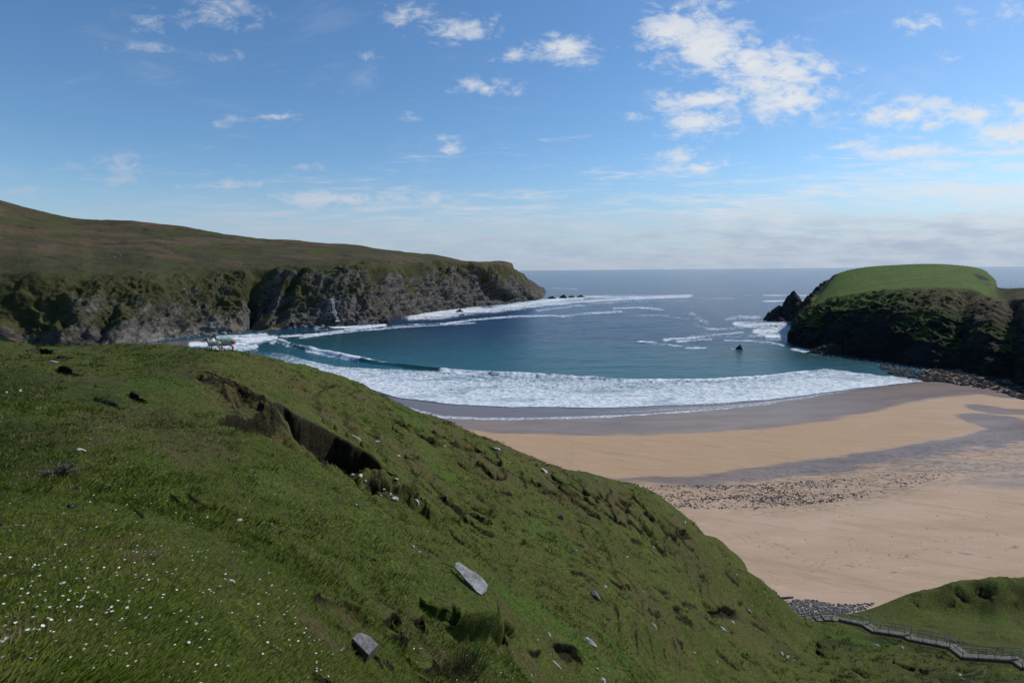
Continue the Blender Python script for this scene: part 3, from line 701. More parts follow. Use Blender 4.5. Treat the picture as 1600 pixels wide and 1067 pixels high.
# foam lying on open water: polyline in the photo, thickness in rows, strength
FOAM = [
 ([(628,489),(650,491),(680,489),(720,487)], 12, 1.0),([(640,496),(690,494),(740,487),(800,480)], 8, .9),([(720,486),(770,484),(830,474),(860,470),(910,466)], 9, .95),
 ([(760,486),(830,479),(900,472),(980,467),(1075,463)], 5, .85),([(860,468),(920,464),(1000,464),(1080,462)], 4, .85),([(840,486),(900,478),(960,472)], 4, .6),
 ([(850,468),(900,470),(960,469),(1010,466)], 5, .7),([(1085,508),(1120,515),(1170,512)], 5, .5),([(1100,522),(1150,526),(1185,524)], 3.5, .6),([(980,492),(1040,494),(1075,499)], 2.5, .5),([(905,462),(960,461),(1030,461)], 2.5, .55),([(690,507),(740,500),(800,495),(880,493),(960,488)], 3.0, .8),([(880,494),(930,489),(970,487)], 3.2, .75),([(960,482),(1000,481),(1035,484)], 3.0, .75),
 ([(440,526),(480,524),(520,519),(560,514),(600,509)], 3.2, .9),([(470,528),(540,519),(620,512),(700,508),(740,505)], 2.2, .85),([(495,514),(540,512),(600,508)], 4, .85),([(600,512),(660,507),(720,505)], 3, .6),
 ([(1000,534),(1040,538),(1070,543),(1100,544)], 3.2, .75),([(1040,531),(1080,527),(1120,524),(1160,519)], 3.4, .7),([(1080,489),(1090,497),(1105,504)], 7, .55),([(1060,533),(1100,531),(1160,532),(1200,535)], 2.8, .6),
 ([(1180,535),(1205,537),(1222,540)], 3, .8),([(1135,498),(1160,496),(1185,497)], 6, .6),([(1150,506),(1190,508),(1225,508)], 9, .85),([(1180,518),(1205,516),(1232,514)], 12, .9),([(1200,526),(1225,528),(1238,532)], 7, .9),
 ([(1195,462),(1230,461),(1275,463)], 2.2, .85),([(1195,471),(1230,470),(1275,470)], 2.4, .85),([(1236,478),(1262,474)], 5, .7),([(1240,545),(1262,549),(1280,551)], 5, .8),
 ([(860,450),(880,451),(900,452)], 1.5, .7),([(1090,466),(1120,467),(1150,467)], 2.0, .55),([(1130,460),(1180,462)], 1.6, .5),([(910,475),(1000,471),(1080,470)], 3, .45),
 ([(300,538),(350,541),(390,534),(430,528)], 8, 1.0),([(320,548),(360,546),(400,540)], 10, .9),([(335,531),(375,528),(415,525)], 9, .95),([(425,536),(432,533),(440,534),(450,540)], 4, .95),([(450,542),(470,544),(480,546)], 3, .7),
 ([(480,548),(500,552),(530,558),(560,562)], 5, .95),([(560,563),(580,565),(600,569)], 2.2, .6),([(440,560),(470,566),(520,572)], 4, .5),([(1145,546),(1160,545)], 2, .7),
 ([(690,581),(740,585),(800,589),(900,593),(1000,596),(1100,594),(1200,588),(1260,581)], 3.0, 1.0),
]
def wl(x, y):
    return np.arctan2(x, y), np.log(np.hypot(x, y))
CREST = curve([(424,528),(432,532),(450,539),(480,547),(520,556),(560,564),(600,570),(640,575),(690,580),(800,588),(900,592),(1000,595),(1100,593)], 0.0)
def build_sea():
    th = np.radians(np.concatenate([np.linspace(-60, -30, 60, endpoint=False), np.linspace(-30, 36, 1000), np.linspace(36, 70, 60)[1:]]))
    rr = np.concatenate([np.exp(np.linspace(math.log(170), math.log(1100), 560)), np.exp(np.linspace(math.log(1100), math.log(90000), 110))[1:]])
    RR, TH = np.meshgrid(rr, th, indexing='ij'); x = (RR * np.sin(TH)).ravel(); y = (RR * np.cos(TH)).ravel()
    A, L = wl(x, y); r = np.exp(L)
    foam = np.zeros_like(x)
    for pts, w, s in FOAM:
        W = [PZ(u, v, 0.0) for u, v in pts]
        pa = [wl(p[0], p[1]) for p in W]; dist = math.exp(np.mean([q[1] for q in pa])); k = H / dist
        hw = w * .5 / F / k                                 # half width as a share of the distance
        amin = min(q[0] for q in pa) - .03; amax = max(q[0] for q in pa) + .03; lmin = min(q[1] for q in pa) - 4 * hw; lmax = max(q[1] for q in pa) + 4 * hw
        ii = np.nonzero((A > amin) & (A < amax) & (L > lmin) & (L < lmax))[0]
        best = np.full(len(ii), 9e9)
        for a, b in zip(pa[:-1], pa[1:]):
            ax, ay = a[0] / (3.5 / F), a[1] / hw; bx, by = b[0] / (3.5 / F), b[1] / hw
            X, Y = A[ii] / (3.5 / F), L[ii] / hw
            dx, dy = bx - ax, by - ay; q = np.clip(((X - ax) * dx + (Y - ay) * dy) / (dx * dx + dy * dy), 0, 1)
            best = np.minimum(best, np.hypot(X - ax - q * dx, Y - ay - q * dy))
        foam[ii] = np.maximum(foam[ii], s * sstep(2.3, .1, best))
    yb, yf, ysw = BREAK(x), FOAMEDGE(x), SWASH(x)
    wob = 3.0 * fbm(x / 18, y / 14, octs=4, seed=7)
    inb = sstep(yb + 2, yb - 2, y + wob * .6) * sstep(yf - .7, yf + .7, y + wob * .5)
    q = np.clip((y - yf) / np.maximum(yb - yf, 1), 0, 1)
    wash = inb * (0.98 - .33 * q) * (1 - .25 * sstep(150, 190, x)) * (.42 + .58 * sstep(-150, -95, x)) * sstep(180, 168, x)
    film = sstep(yf + .8, yf - .5, y + wob * .5)
    for u_, v_ in ((245, 541), (275, 539.5), (305, 537), (330, 533)):
        pp = PZ(u_, v_, 0.0); aa, ll = wl(pp[0], pp[1])
        film = np.maximum(film, sstep(1.3, .6, np.hypot((A - aa) / .025, (L - ll) / .055)))
    edge = sstep(2.6, .4, np.abs(y + wob * .3 - ysw)) * sstep(155, 60, x) * .9
    wedge2 = sstep(1.3, .2, np.abs(y + wob * .4 - (ysw * .55 + yf * .45))) * sstep(20, 60, x) * sstep(150, 110, x) * .6
    edge = np.maximum(edge, wedge2)
    shallow = sstep(470, 250, y + .25 * x + 25 * fbm(x / 60, y / 40, octs=3, seed=45)) * .9 + .12 * sstep(640, 430, y)
    green = np.maximum(.75 * sstep(60, 0, np.hypot((x - 158) / 1.2, y - 315)) , .55 * sstep(110, 10, np.hypot((x + 150) * .7, y - 395)))
    # swell, and the steepening wave that runs along the beach
    fade = sstep(ysw, yb + 25, y)
    z = fade * (.34 * fbm(x / 55, (y - .12 * x) / 17, octs=3, seed=23) + .16 * fbm(x / 14, y / 6, octs=3, seed=24)) * sstep(2500, 800, r) - .0
    cy = CREST(x); d = y - cy
    amp = 1.9 * sstep(-190, -150, x) * sstep(95, -15, x)
    prof = np.where(d < 0, np.exp(-(d / 2.2) ** 2), np.exp(-(d / 9.0) ** 2))
    z = z + amp * prof * (.85 + .25 * vnoise(x / 9, y * 0, seed=3))
    face = amp / 1.9 * sstep(-4.5, -1.0, d) * sstep(1.0, -.3, d)
    green = np.maximum(green, face * .9)
    z = z + .55 * inb * (.5 + fbm(x / 3.2, y / 2.2, octs=3, seed=29)) * q + .10 * (film * 0 + 1) * sstep(ysw - 3, ysw + 8, y)
    z = z + foam * .5 * np.abs(fbm(x / 3, y / 3, octs=2, seed=39)) * sstep(1500, 700, r)
    keep = y > ysw - 6
    o = grid_mesh("sea", np.stack([x, y, z], 1), len(rr), len(th), M['sea'], dict(foam=foam, wash=wash, film=film, edge=edge, shallow=np.clip(shallow, 0, 1), green=np.clip(green, 0, 1)), keep)
    tag(o, kind="structure")
# ------------------------------------------------------------------ headlands
def catmull(K, n):
    """K: (stations, rows, 3) -> (n, rows, 3) along the stations"""
    m = len(K); s = np.linspace(0, m - 1, n); i = np.clip(s.astype(int), 0, m - 2); f = (s - i)[:, None, None]
    p0, p1, p2, p3 = K[np.maximum(i - 1, 0)], K[i], K[i + 1], K[np.minimum(i + 2, m - 1)]
    return .5 * (2 * p1 + (p2 - p0) * f + (2 * p0 - 5 * p1 + 4 * p2 - p3) * f ** 2 + (3 * p1 - p0 - 3 * p2 + p3) * f ** 3), s
def rows_interp(G, counts, smooth=0):
    """G: (n, rows, 3); counts per row gap -> dense rows and the row parameter"""
    t = np.concatenate([np.linspace(k, k + 1, c, endpoint=False) for k, c in enumerate(counts)] + [[len(counts)]])
    i = np.clip(t.astype(int), 0, len(counts) - 1); f = (t - i)[None, :, None]
    D = G[:, i] * (1 - f) + G[:, i + 1] * f
    for _ in range(smooth):
        D[:, 1:-1] = .25 * D[:, :-2] + .5 * D[:, 1:-1] + .25 * D[:, 2:]
    return D, t
def lerp(a, b, h, v):
    return np.array([a[0] + (b[0] - a[0]) * h, a[1] + (b[1] - a[1]) * h, a[2] + (b[2] - a[2]) * v])

LEFT_ST = [  # foot (u,v), lip (u,v,d), skyline (u,v,d)
 ((-420,590),(-330,392,300),(-330,225,620)),((-200,566),(-160,420,345),(-130,268,660)),((-40,553),(-40,422,378),(0,307,700)),((60,549),(60,424,392),(60,325,710)),((120,545),(130,424,412),(115,336.5,720)),
 ((190,540),(190,430,428),(165,339.5,730)),((250,532),(240,424,446),(220,343,740)),((310,525),(300,422,474),(285,351,750)),((352,521),(345,418,500),(350,362,760)),((395,519),(400,418,520),(400,368,775)),
 ((440,514),(450,418,520),(450,373,790)),((480,511),(490,416,535),(520,377,810)),((540,508),(540,410,560),(560,381,825)),((580,505),(580,410,580),(600,387,840)),((628,496),(630,411,630),(640,393,860)),
 ((680,487),(680,411,690),(680,398,875)),((730,481),(725,411,745),(713,404.5,885)),((785,474),(765,412,790),(757,407,890)),((822,470),(787,413,840),(785,408.5,895)),((844,468),(801,419,880),(799,411.5,905)),
 ((849,461),(800,418,930),(798,412,940)),((845,452),(795,416,980),(791,413,985)),((800,440),(780,416,1060),(775,414,1070))]
def build_left():
    K = []
    for (fu, fv), lp, sk in LEFT_ST:
        f = PZ(fu, fv, 0.0); l = P(*lp); s = P(*sk)
        out = f - l; out[2] = 0; out /= np.linalg.norm(out) + 1e-6
        under = f + out * 8; under[2] = -5.0
        rad = s - CAM; rad[2] = 0; rad /= np.linalg.norm(rad)
        back = s + rad * 160; back[2] = s[2] - 22
        g = min(1.0, max(0.0, (fu - 150) / 250))
        tp = min(1.0, max(0.0, (fu - 740) / 70)) if fu > 700 else 0.0
        K.append([under, f, lerp(f, l, .30, .22), lerp(f, l, .55, .46), lerp(f, l, .80, .78), l, lerp(l, s, .33, .28), lerp(l, s, .68, .64), s, back] if tp > .6 else [under, f, lerp(f, l, .25 - .03 * g, .25 + .08 * g), lerp(f, l, .50 - .05 * g, .52 + .14 * g), lerp(f, l, .75 - .05 * g, .80 + .08 * g), l, lerp(l, s, .33, .28), lerp(l, s, .68, .64), s, back])
    G, sp = catmull(np.array(K), 1000)
    counts = [6, 30, 36, 34, 28, 28, 26, 22, 6]
    D, t = rows_interp(G, counts, 16)
    n, m = D.shape[:2]; V = D.reshape(-1, 3).copy(); N = grid_normals(V, n, m)
    if N[m * 300 + 60][2] < 0: N = -N
    S = np.repeat(sp, m); T = np.tile(t, n)
    x, y, z = V.T
    Tl = T + 1.1 * fbm(S * 2.2, S * 0, octs=3, seed=94) - .45 * sstep(7, 3, S)      # the brow wanders up and down
    cliff = sstep(.6, 1.2, T) * sstep(6.0, 4.0, T)
    along = np.repeat(np.concatenate([[0], np.cumsum(np.linalg.norm(np.diff(D[:, 5, :2], axis=0), axis=1))]), m)
    # gullies running down the face, ribs between them
    g1 = fbm(along / 62 + .15 * z / 20, z / 130 + 3, octs=3, seed=51)
    g2 = fbm(along / 24 + .55 * z / 12, z / 40, octs=4, seed=52, ridged=True)
    g3 = fbm(x / 9, y / 9, z / 6, octs=4, seed=53, ridged=True)
    g4 = fbm(x / 2.8, y / 2.8, z / 2.0, octs=3, seed=54)
    rect = sstep(9, 12, S)                                      # barer rock toward the sea
    g5 = fbm(x / 26, y / 26, z / 22, octs=3, seed=55)
    # ribs that slant down toward the sea
    g2 = fbm((along - 1.5 * z) / 34 + .5 * g5, (along + .6 * z) / 120, octs=4, seed=52, ridged=True)
    disp = cliff * (6.0 * g1 + 3.4 * g2 + 7.0 * g5 + (3.2 * g3 + 1.7 * g4) * sstep(5.0, 2.6, Tl + .9 * vnoise(x / 22, y / 22, z / 15, seed=95)))
    disp = disp * (1 - .45 * sstep(16.5, 18, S))
    # deep shadowed recesses
    for (sc, wd, dp, lean) in [(3.0,.55,10,.3),(4.6,.35,8,.25),(9.25,.42,24,.12),(10.15,.2,9,.2),(12.7,.22,6,.3),(16.7,.35,12,-.25)]:
        disp -= dp * np.exp(-np.abs((S - lean * (T - 2.5) + .35 * vnoise(z / 8, S * 3, seed=91) * wd * 2 - sc) / wd) ** 2.6) * cliff * sstep(4.9, 3.0, T) * sstep(.9, 1.4, T)
    # ledges along the bedding, which dips seaward
    bed = (z + .22 * along + 5 * vnoise(along / 25, z / 18, seed=93)) / 6.5
    saw = bed - np.floor(bed)
    disp += cliff * (0.4 + .6 * rect) * .55 * (saw - .5)
    hill = sstep(4.6, 5.6, T) * sstep(8.9, 7.5, T)
    disp += hill * (3.4 * fbm(x / 60, y / 60, octs=4, seed=56) + .5 * fbm(x / 12, y / 12, octs=3, seed=57))
    Nh = N.copy(); 
    V = V + Nh * disp[:, None]
    # sharp crags: quantise a little
    N2 = grid_normals(V, n, m)
    if N2[m * 300 + 60][2] < 0: N2 = -N2
    steep = sstep(.80, .45, N2[:, 2])
    low = sstep(2.4, 1.2, T)
    vary = fbm(x / 30, y / 30, z / 30, octs=3, seed=58)
    rock = np.clip(-.02 + .62 * steep + .5 * low + .30 * rect + .75 * vary - .3 * sstep(2.6, 4.6, T), 0, 1.2) * sstep(5.2, 4.3, Tl + .8)
    rock = rock * (1 - .65 * sstep(5, 2, S) * sstep(1.6, 2.6, T))
    # green tongues
    heath_or_shade = sstep(4.2, 5.9, Tl + .5 * fbm(x / 25, y / 25, octs=3, seed=59))
    red = sstep(4.5, 2.0, S) * sstep(2.6, 1.2, T) * .9 + .5 * np.exp(-((S - 8.3) / .3) ** 2) * sstep(2.8, 1.5, T)
    pale = sstep(9.6, 8.6, S) * sstep(4.5, 5.5, S) * sstep(2.2, 1.1, T) * .9
    o = grid_mesh("headland", V, n, m, M['cliff_left'], dict(rock=rock, heath_or_shade=heath_or_shade, red=np.clip(red, 0, 1), pale=np.clip(pale, 0, 1)))
    tag(o, kind="structure")
    return D, t, V.reshape(n, m, 3)

RIGHT_ST = [ # foot (u,v), lip (u,v,d), crown (u,v,d), zfoot
 ((2300,900),(2000,470,190),(2000,440,240),2.),((1850,690),(1760,462,225),(1760,446,270),2.),((1660,616),(1640,462,262),(1640,446,292),1.5),((1590,601),(1595,466,285),(1600,449,305),1.2),((1530,588),(1562,468,300),(1561,449,330),.8),
 ((1480,580),(1520,452,312),(1556,436,375),.5),((1430,573),(1480,448,322),(1535,420,418),.2),((1380,565),(1430,449,333),(1500,414,440),0),((1330,556),(1380,453,345),(1455,411.5,450),0),((1285,547),(1330,459,358),(1405,413,452),0),
 ((1250,542),(1298,466,370),(1362,415.5,450),0),((1229,533),(1280,474,382),(1330,420,448),0),((1238,518),(1272,474,405),(1312,425,450),0),((1262,500),(1284,455,440),(1302,430,468),0),((1300,490),(1310,436,485),(1318,429,490),0),((1380,480),(1380,430,520),(1380,426,510),0),((1500,480),(1500,430,540),(1490,424,520),0)]
def build_right():
    K = []
    for (fu, fv), lp, sk, zf in RIGHT_ST:
        f = PZ(fu, fv, zf); l = P(*lp); s = P(*sk)
        out = f - l; out[2] = 0; out /= np.linalg.norm(out) + 1e-6
        under = f + out * 6; under[2] = -5.0
        c = P(1450, 425, 475) if fu < 1500 else s + (s - CAM) / np.linalg.norm(s - CAM) * 40
        back = lerp(s, c, .55, .5); back[2] = s[2] - (4.0 if fu < 1560 else 10)
        K.append([under, f, lerp(f, l, .16, .36), lerp(f, l, .38, .70), lerp(f, l, .68, .92), l, lerp(l, s, .5, .53), s, back])
    G, sp = catmull(np.array(K), 800)
    D, t = rows_interp(G, [5, 30, 34, 30, 24, 26, 24, 6], 3)
    n, m = D.shape[:2]; V = D.reshape(-1, 3).copy(); N = grid_normals(V, n, m)
    if N[m * 400 + 60][2] < 0: N = -N
    S = np.repeat(sp, m); T = np.tile(t, n); x, y, z = V.T
    along = np.repeat(np.concatenate([[0], np.cumsum(np.linalg.norm(np.diff(D[:, 1, :2], axis=0), axis=1))]), m)
    cliff = sstep(.6, 1.3, T) * sstep(5.05, 4.5, T)
    g1 = fbm(along / 34, z / 80, octs=3, seed=71); g2 = fbm(along / 13, z / 30, octs=4, seed=72, ridged=True)
    g3 = fbm(x / 6, y / 6, z / 5, octs=4, seed=73, ridged=True); g4 = fbm(x / 2, y / 2, z / 1.7, octs=3, seed=74)
    disp = cliff * (4.0 * g1 + 1.7 * g2 + 1.5 * g3 + .8 * g4)
    top = sstep(5.0, 5.4, T) * sstep(7.0, 6.6, T)
    disp += top * .5 * fbm(x / 30, y / 30, octs=3, seed=75)
    for sc, wd, dp in [(5.0, .3, 4), (3.4, .3, 4)]:
        disp -= dp * np.exp(-((S - sc) / wd) ** 2) * cliff
    V = V + N * disp[:, None]
    # bare scoop in the turf at the landward rim
    q = PZ(1500, 431, 40.0); 
    N2 = grid_normals(V, n, m)
    if N2[m * 400 + 60][2] < 0: N2 = -N2
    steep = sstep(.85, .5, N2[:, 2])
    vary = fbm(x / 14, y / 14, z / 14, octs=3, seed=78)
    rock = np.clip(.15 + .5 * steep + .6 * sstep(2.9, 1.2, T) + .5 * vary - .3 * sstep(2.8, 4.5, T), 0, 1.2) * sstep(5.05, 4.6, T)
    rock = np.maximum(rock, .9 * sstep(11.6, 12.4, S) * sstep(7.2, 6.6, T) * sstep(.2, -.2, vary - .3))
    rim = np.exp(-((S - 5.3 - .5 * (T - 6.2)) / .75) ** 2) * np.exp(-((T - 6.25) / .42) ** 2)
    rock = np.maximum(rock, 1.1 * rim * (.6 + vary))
    o = grid_mesh("grassy_headland", V, n, m, M['cliff_right'], dict(rock=rock, heath_or_shade=np.maximum(sstep(5.05, 4.6, T + .35 * vary), sstep(4.7, 4.0, S + .4 * vary)), red=V[:, 0] * 0, pale=V[:, 0] * 0), flip=False)  # this tone paints shade into the face, and darkens the saddle
    tag(o, kind="structure")
    return V.reshape(n, m, 3)
# ------------------------------------------------------------------ rocks
def rock_mesh(name, seed, mat, sub=2, cuts=7, squash=(1, .75, .55), rough=.10):
    rnd = random.Random(seed)
    bm = bmesh.new(); bmesh.ops.create_icosphere(bm, subdivisions=sub, radius=.5)
    pl = []
    for _ in range(cuts):
        v = Vector((rnd.gauss(0, 1), rnd.gauss(0, 1), rnd.gauss(0, 1))).normalized(); pl.append((v, rnd.uniform(.26, .42)))
    off = Vector((rnd.uniform(0, 50), rnd.uniform(0, 50), rnd.uniform(0, 50)))
    for v in bm.verts:
        for n, d in pl:
            e = v.co.dot(n) - d
            if e > 0: v.co -= n * e
        v.co *= 1 + rough * mnoise.noise(v.co * 3.2 + off) + rough * .5 * mnoise.noise(v.co * 8 + off)
        v.co = Vector((v.co.x * squash[0], v.co.y * squash[1], v.co.z * squash[2]))
    me = bpy.data.meshes.new(name); bm.to_mesh(me); bm.free(); me.materials.append(mat)
    if sub >= 3:
        for p in me.polygons: p.use_smooth = True
    return me
def norm_at(x, y, e=.15):
    z = zs([x - e, x + e, x, x], [y, y, y - e, y + e])
    return Vector((-(z[1] - z[0]) / (2 * e), -(z[3] - z[2]) / (2 * e), 1)).normalized()
def place(name, me, loc, size, rot, label, cat, group=None):
    o = bpy.data.objects.new(name, me); o.location = loc; o.scale = size if hasattr(size, '__len__') else (size,) * 3
    if isinstance(rot, Matrix): o.rotation_euler = rot.to_euler()
    else: o.rotation_euler = rot
    link(o); return tag(o, label, cat, group)

def build_hill_stones():
    rnd = random.Random(8)
    pale = [rock_mesh("pale_stone", 100 + k, M['rock_pale'], 2, 8, (1, rnd.uniform(.4, .8), rnd.uniform(.3, .5))) for k in range(6)]
    big = [ # u, v, width px, (x,y,z shape), tilt of the long axis in the picture, label
     (126, 704, 20, (1, .5, .28), -5, "flat pale stone slab on bare soil beside a heather clump", "pale_slab", 'rock_pale'),
     (84, 566, 16, (1, .5, .35), -10, "bright pale stone inside the dark peat hollow", "pale_stone", 'rock_pale'),
     (359, 908, 17, (1, .6, .4), 30, "pale stone bedded alone in near turf among daisies", "pale_stone", 'rock_pale'),
     (553, 688, 22, (1, .8, .75), 20, "rounded grey boulder just above the long eroded bank", "grey_boulder", 'rock_grey'),
     (928, 931, 21, (1, .75, .6), 55, "grey boulder sitting on brown turf of the lower slope", "grey_boulder", 'rock_grey'),
     (923, 1004, 25, (1, .38, .3), 42, "long pale stone beside the bright green gully", "pale_stone", 'rock_pale'),
     (874, 807, 15, (1, .7, .6), 10, "stone half buried under a brown turf terrace", "grey_boulder", 'rock_grey'),
     (1021, 976, 16, (1, .35, .3), 35, "slender pale stone lying on the lower slope", "pale_stone", 'rock_pale'),
     (1130, 983, 14, (1, .5, .35), 50, "pale stone under a dark scar low on the slope", "pale_stone", 'rock_pale'),
     (651, 784, 11, (1, .8, .6), 40, "white stone below the tumbled rocks of the gully", "pale_stone", 'rock_pale'),
     (617, 779, 13, (1, .6, .5), -10, "pale stone among tumbled rocks of the gully", "pale_stone", 'rock_pale'),
     (870, 1038, 22, (1, .16, .14), 55, "thin pale stick of stone beside a small dark scar", "pale_stone", 'rock_pale'),
     (776, 702, 14, (1, .7, .5), 30, "pale stone on the skyline edge above the beach", "pale_stone", 'rock_pale'),
     (850, 736, 13, (1, .7, .6), 40, "pale stone outcrop at the spur edge above sand", "pale_stone", 'rock_pale'),
    ]
    for u, v, w, sh, ang, lab, nm, mt in big:
        p = hit(u, v + 1, zs)
        if p is None: continue
        d = depth(p); s = w / F * d
        me = rock_mesh(nm, int(u * 7 + v), M[mt], 3, 10, sh, .16); me.polygons.foreach_set('use_smooth', [False] * len(me.polygons))
        r = Vector(ray(u, v)).normalized(); n = norm_at(p[0], p[1])
        right = Vector((1, 0, 0)); ax = right * math.cos(math.radians(ang)) - Vector((0, 0, 1)) * math.sin(math.radians(ang)); ax = (ax - n * ax.dot(n)).normalized()
        rot = Matrix((ax, n.cross(ax), n)).transposed()
        place(nm, me, Vector(p) + n * s * sh[2] * .2, s * 1.05, rot, lab, "stone" if 'boulder' not in nm else "boulder", "pale stones on the hillside")
    small = [(946,917,8),(1021,855,6),(1033,886,6),(857,860,7),(1053,946,6),(1145,973,8),(1170,954,8),(1151,898,5),(1118,871,6),(857,992,10),(933,1045,8),(943,1064,12),(1070,817,8),(1056,805,8),(534,628,5),(590,690,8),(623,713,8),(602,727,6),(615,742,8),(620,749,9),
             (557,790,8),(551,742,9),(563,744,10),(548,736,7),(570,752,8),(795,723,7),(694,698,6),(732,689,5),(529,719,7),(600,765,8),(610,772,6),(596,775,7),(10,614,9),(32,611,6),(60,640,8),(375,813,10),(644,855,10),(655,863,8),(18,646,6),(1241,905,6),(980,870,6),(900,860,5),(1005,925,6),(1095,905,5),(1195,925,5),(1370,1008,7),(1410,1012,6),(1500,1055,7),(1505,1062,8),(1520,1066,8),(1450,985,5),(1230,1027,9),(1222,1022,7),(1240,1032,6),(830,1055,7),(840,1000,6),(1085,1020,7),(1120,1035,6),(990,955,5),(700,760,5),(760,800,5),(668,830,5)]
    for k, (u, v, w) in enumerate(small):
        p = hit(u, v, zs)
        if p is None: continue
        s = w / F * depth(p)
        place("pale_stone", pale[k % 6], Vector(p) + Vector((0, 0, s * .08)), s * 1.15, (rnd.uniform(-.4, .4), rnd.uniform(.1, .6), rnd.uniform(0, 6.3)), "small pale stone lying in rough turf of the hillside", "stone", "small pale stones scattered over the hillside")
    # droppings
    dm = rock_mesh("sheep_dropping", 5, M['dung'], 2, 3, (1, .8, .6), .2)
    for u, v, w in [(117,871,9),(125,880,8),(165,879,9),(283,1057,14),(222,777,6),(110,793,14),(122,764,12),(200,868,6),(0,820,10),(565,870,8),(586,875,7),(370,868,6),(310,906,5)]:
        p = hit(u, v, zs)
        if p is None: continue
        s = w / F * depth(p)
        place("sheep_dropping", dm, Vector(p) + Vector((0, 0, s * .15)), s, (0, 0, rnd.uniform(0, 6)), "small dark sheep dropping on the near turf", "dropping", "dark droppings on the near turf")
    # the long slab lying on the crest
    me = slab_mesh()
    p = hit(744, 938, zs); d = depth(p); L = 76 / F * d
    o = bpy.data.objects.new("stone_slab", me); link(o)
    ax = (Vector(P(757, 926, d * .985)) - Vector(P(712, 879, d * 1.02))); Lw = ax.length; ax.normalize()
    view = -Vector(ray(735, 900)).normalized(); nrm = (view * .55 + Vector((.15, .1, .8))); nrm = (nrm - ax * nrm.dot(ax)).normalized()
    rot = Matrix((ax, nrm.cross(ax), nrm)).transposed()
    o.rotation_euler = rot.to_euler(); o.scale = (Lw, Lw, Lw)
    pg = hit(738, 918, zs); dg = min(depth(pg), d * 1.12)
    o.location = Vector(P(734, 906, dg * .985)) + nrm * .06
    tag(o, "long weathered grey stone slab tilted on the near crest", "stone slab")
    # the cut block
    me = block_mesh()
    p = hit(568, 1030, zs); d = depth(p)
    w = 38 / F * d
    ex = Vector(P(590, 1018, d)) - Vector(P(571, 986, d)); ey = Vector(P(553, 998, d)) - Vector(P(571, 986, d))
    view = -Vector(ray(568, 1008)).normalized(); nrm = (view * .75 + Vector((.25, .05, .65))).normalized()
    ex = (ex - nrm * ex.dot(nrm)); lx = ex.length * 1.12; ex.normalize(); ey2 = nrm.cross(ex)
    ly = abs(ey.dot(ey2)) * 1.12 + w * .18
    o = bpy.data.objects.new("concrete_block", me); link(o)
    o.rotation_euler = Matrix((ex, ey2, nrm)).transposed().to_euler(); o.scale = (lx, ly, w * .72)
    o.location = Vector(P(571, 1004, d)) - nrm * w * .36 + Vector((0, 0, .02))
    tag(o, "rough speckled grey concrete block tipped in a soil hollow", "concrete block")
def slab_mesh():
    pts = [(-.52, -.02), (-.47, .085), (-.36, .11), (-.2, .14), (-.02, .185), (.12, .19), (.3, .2), (.42, .16), (.5, .02), (.49, -.13), (.38, -.17), (.2, -.16), (.02, -.14), (-.15, -.13), (-.3, -.09), (-.36, -.11), (-.46, -.10)]
    bm = bmesh.new(); top = [bm.verts.new((x, y, .055 + .03 * math.sin(x * 5))) for x, y in pts]; bot = [bm.verts.new((x * 1.01, y * 1.02, -.02)) for x, y in pts]
    bm.faces.new(top); bm.faces.new(bot[::-1]); n = len(pts)
    for i in range(n): bm.faces.new((top[i], bot[i], bot[(i + 1) % n], top[(i + 1) % n]))
    bmesh.ops.triangulate(bm, faces=[f for f in bm.faces if len(f.verts) > 4])
    bmesh.ops.subdivide_edges(bm, edges=bm.edges[:], cuts=3, use_grid_fill=True)
    for v in bm.verts:
        v.co += Vector((mnoise.noise(v.co * 9), mnoise.noise(v.co * 9 + Vector((7, 0, 0))), mnoise.noise(v.co * 7 + Vector((0, 9, 0))) * 1.4)) * .014
    me = bpy.data.meshes.new("stone_slab"); bm.to_mesh(me); bm.free(); me.materials.append(M['slab']); return me
def block_mesh():
    bm = bmesh.new(); bmesh.ops.create_cube(bm, size=1.0)
    bmesh.ops.bevel(bm, geom=bm.edges[:], offset=.025, segments=2, affect='EDGES')
    bmesh.ops.subdivide_edges(bm, edges=bm.edges[:], cuts=5, use_grid_fill=True)
    c = Vector((-.5, .5, .5))
    for v in bm.verts:
        d = (v.co - c).length
        if d < .42: v.co += (Vector((0, 0, 0)) - c).normalized() * (.42 - d) * .55
        v.co += Vector((mnoise.noise(v.co * 6), mnoise.noise(v.co * 6 + Vector((5, 0, 0))), mnoise.noise(v.co * 6 + Vector((0, 5, 0))))) * .014
    me = bpy.data.meshes.new("concrete_block"); bm.to_mesh(me); bm.free(); me.materials.append(M['concrete_block']); return me

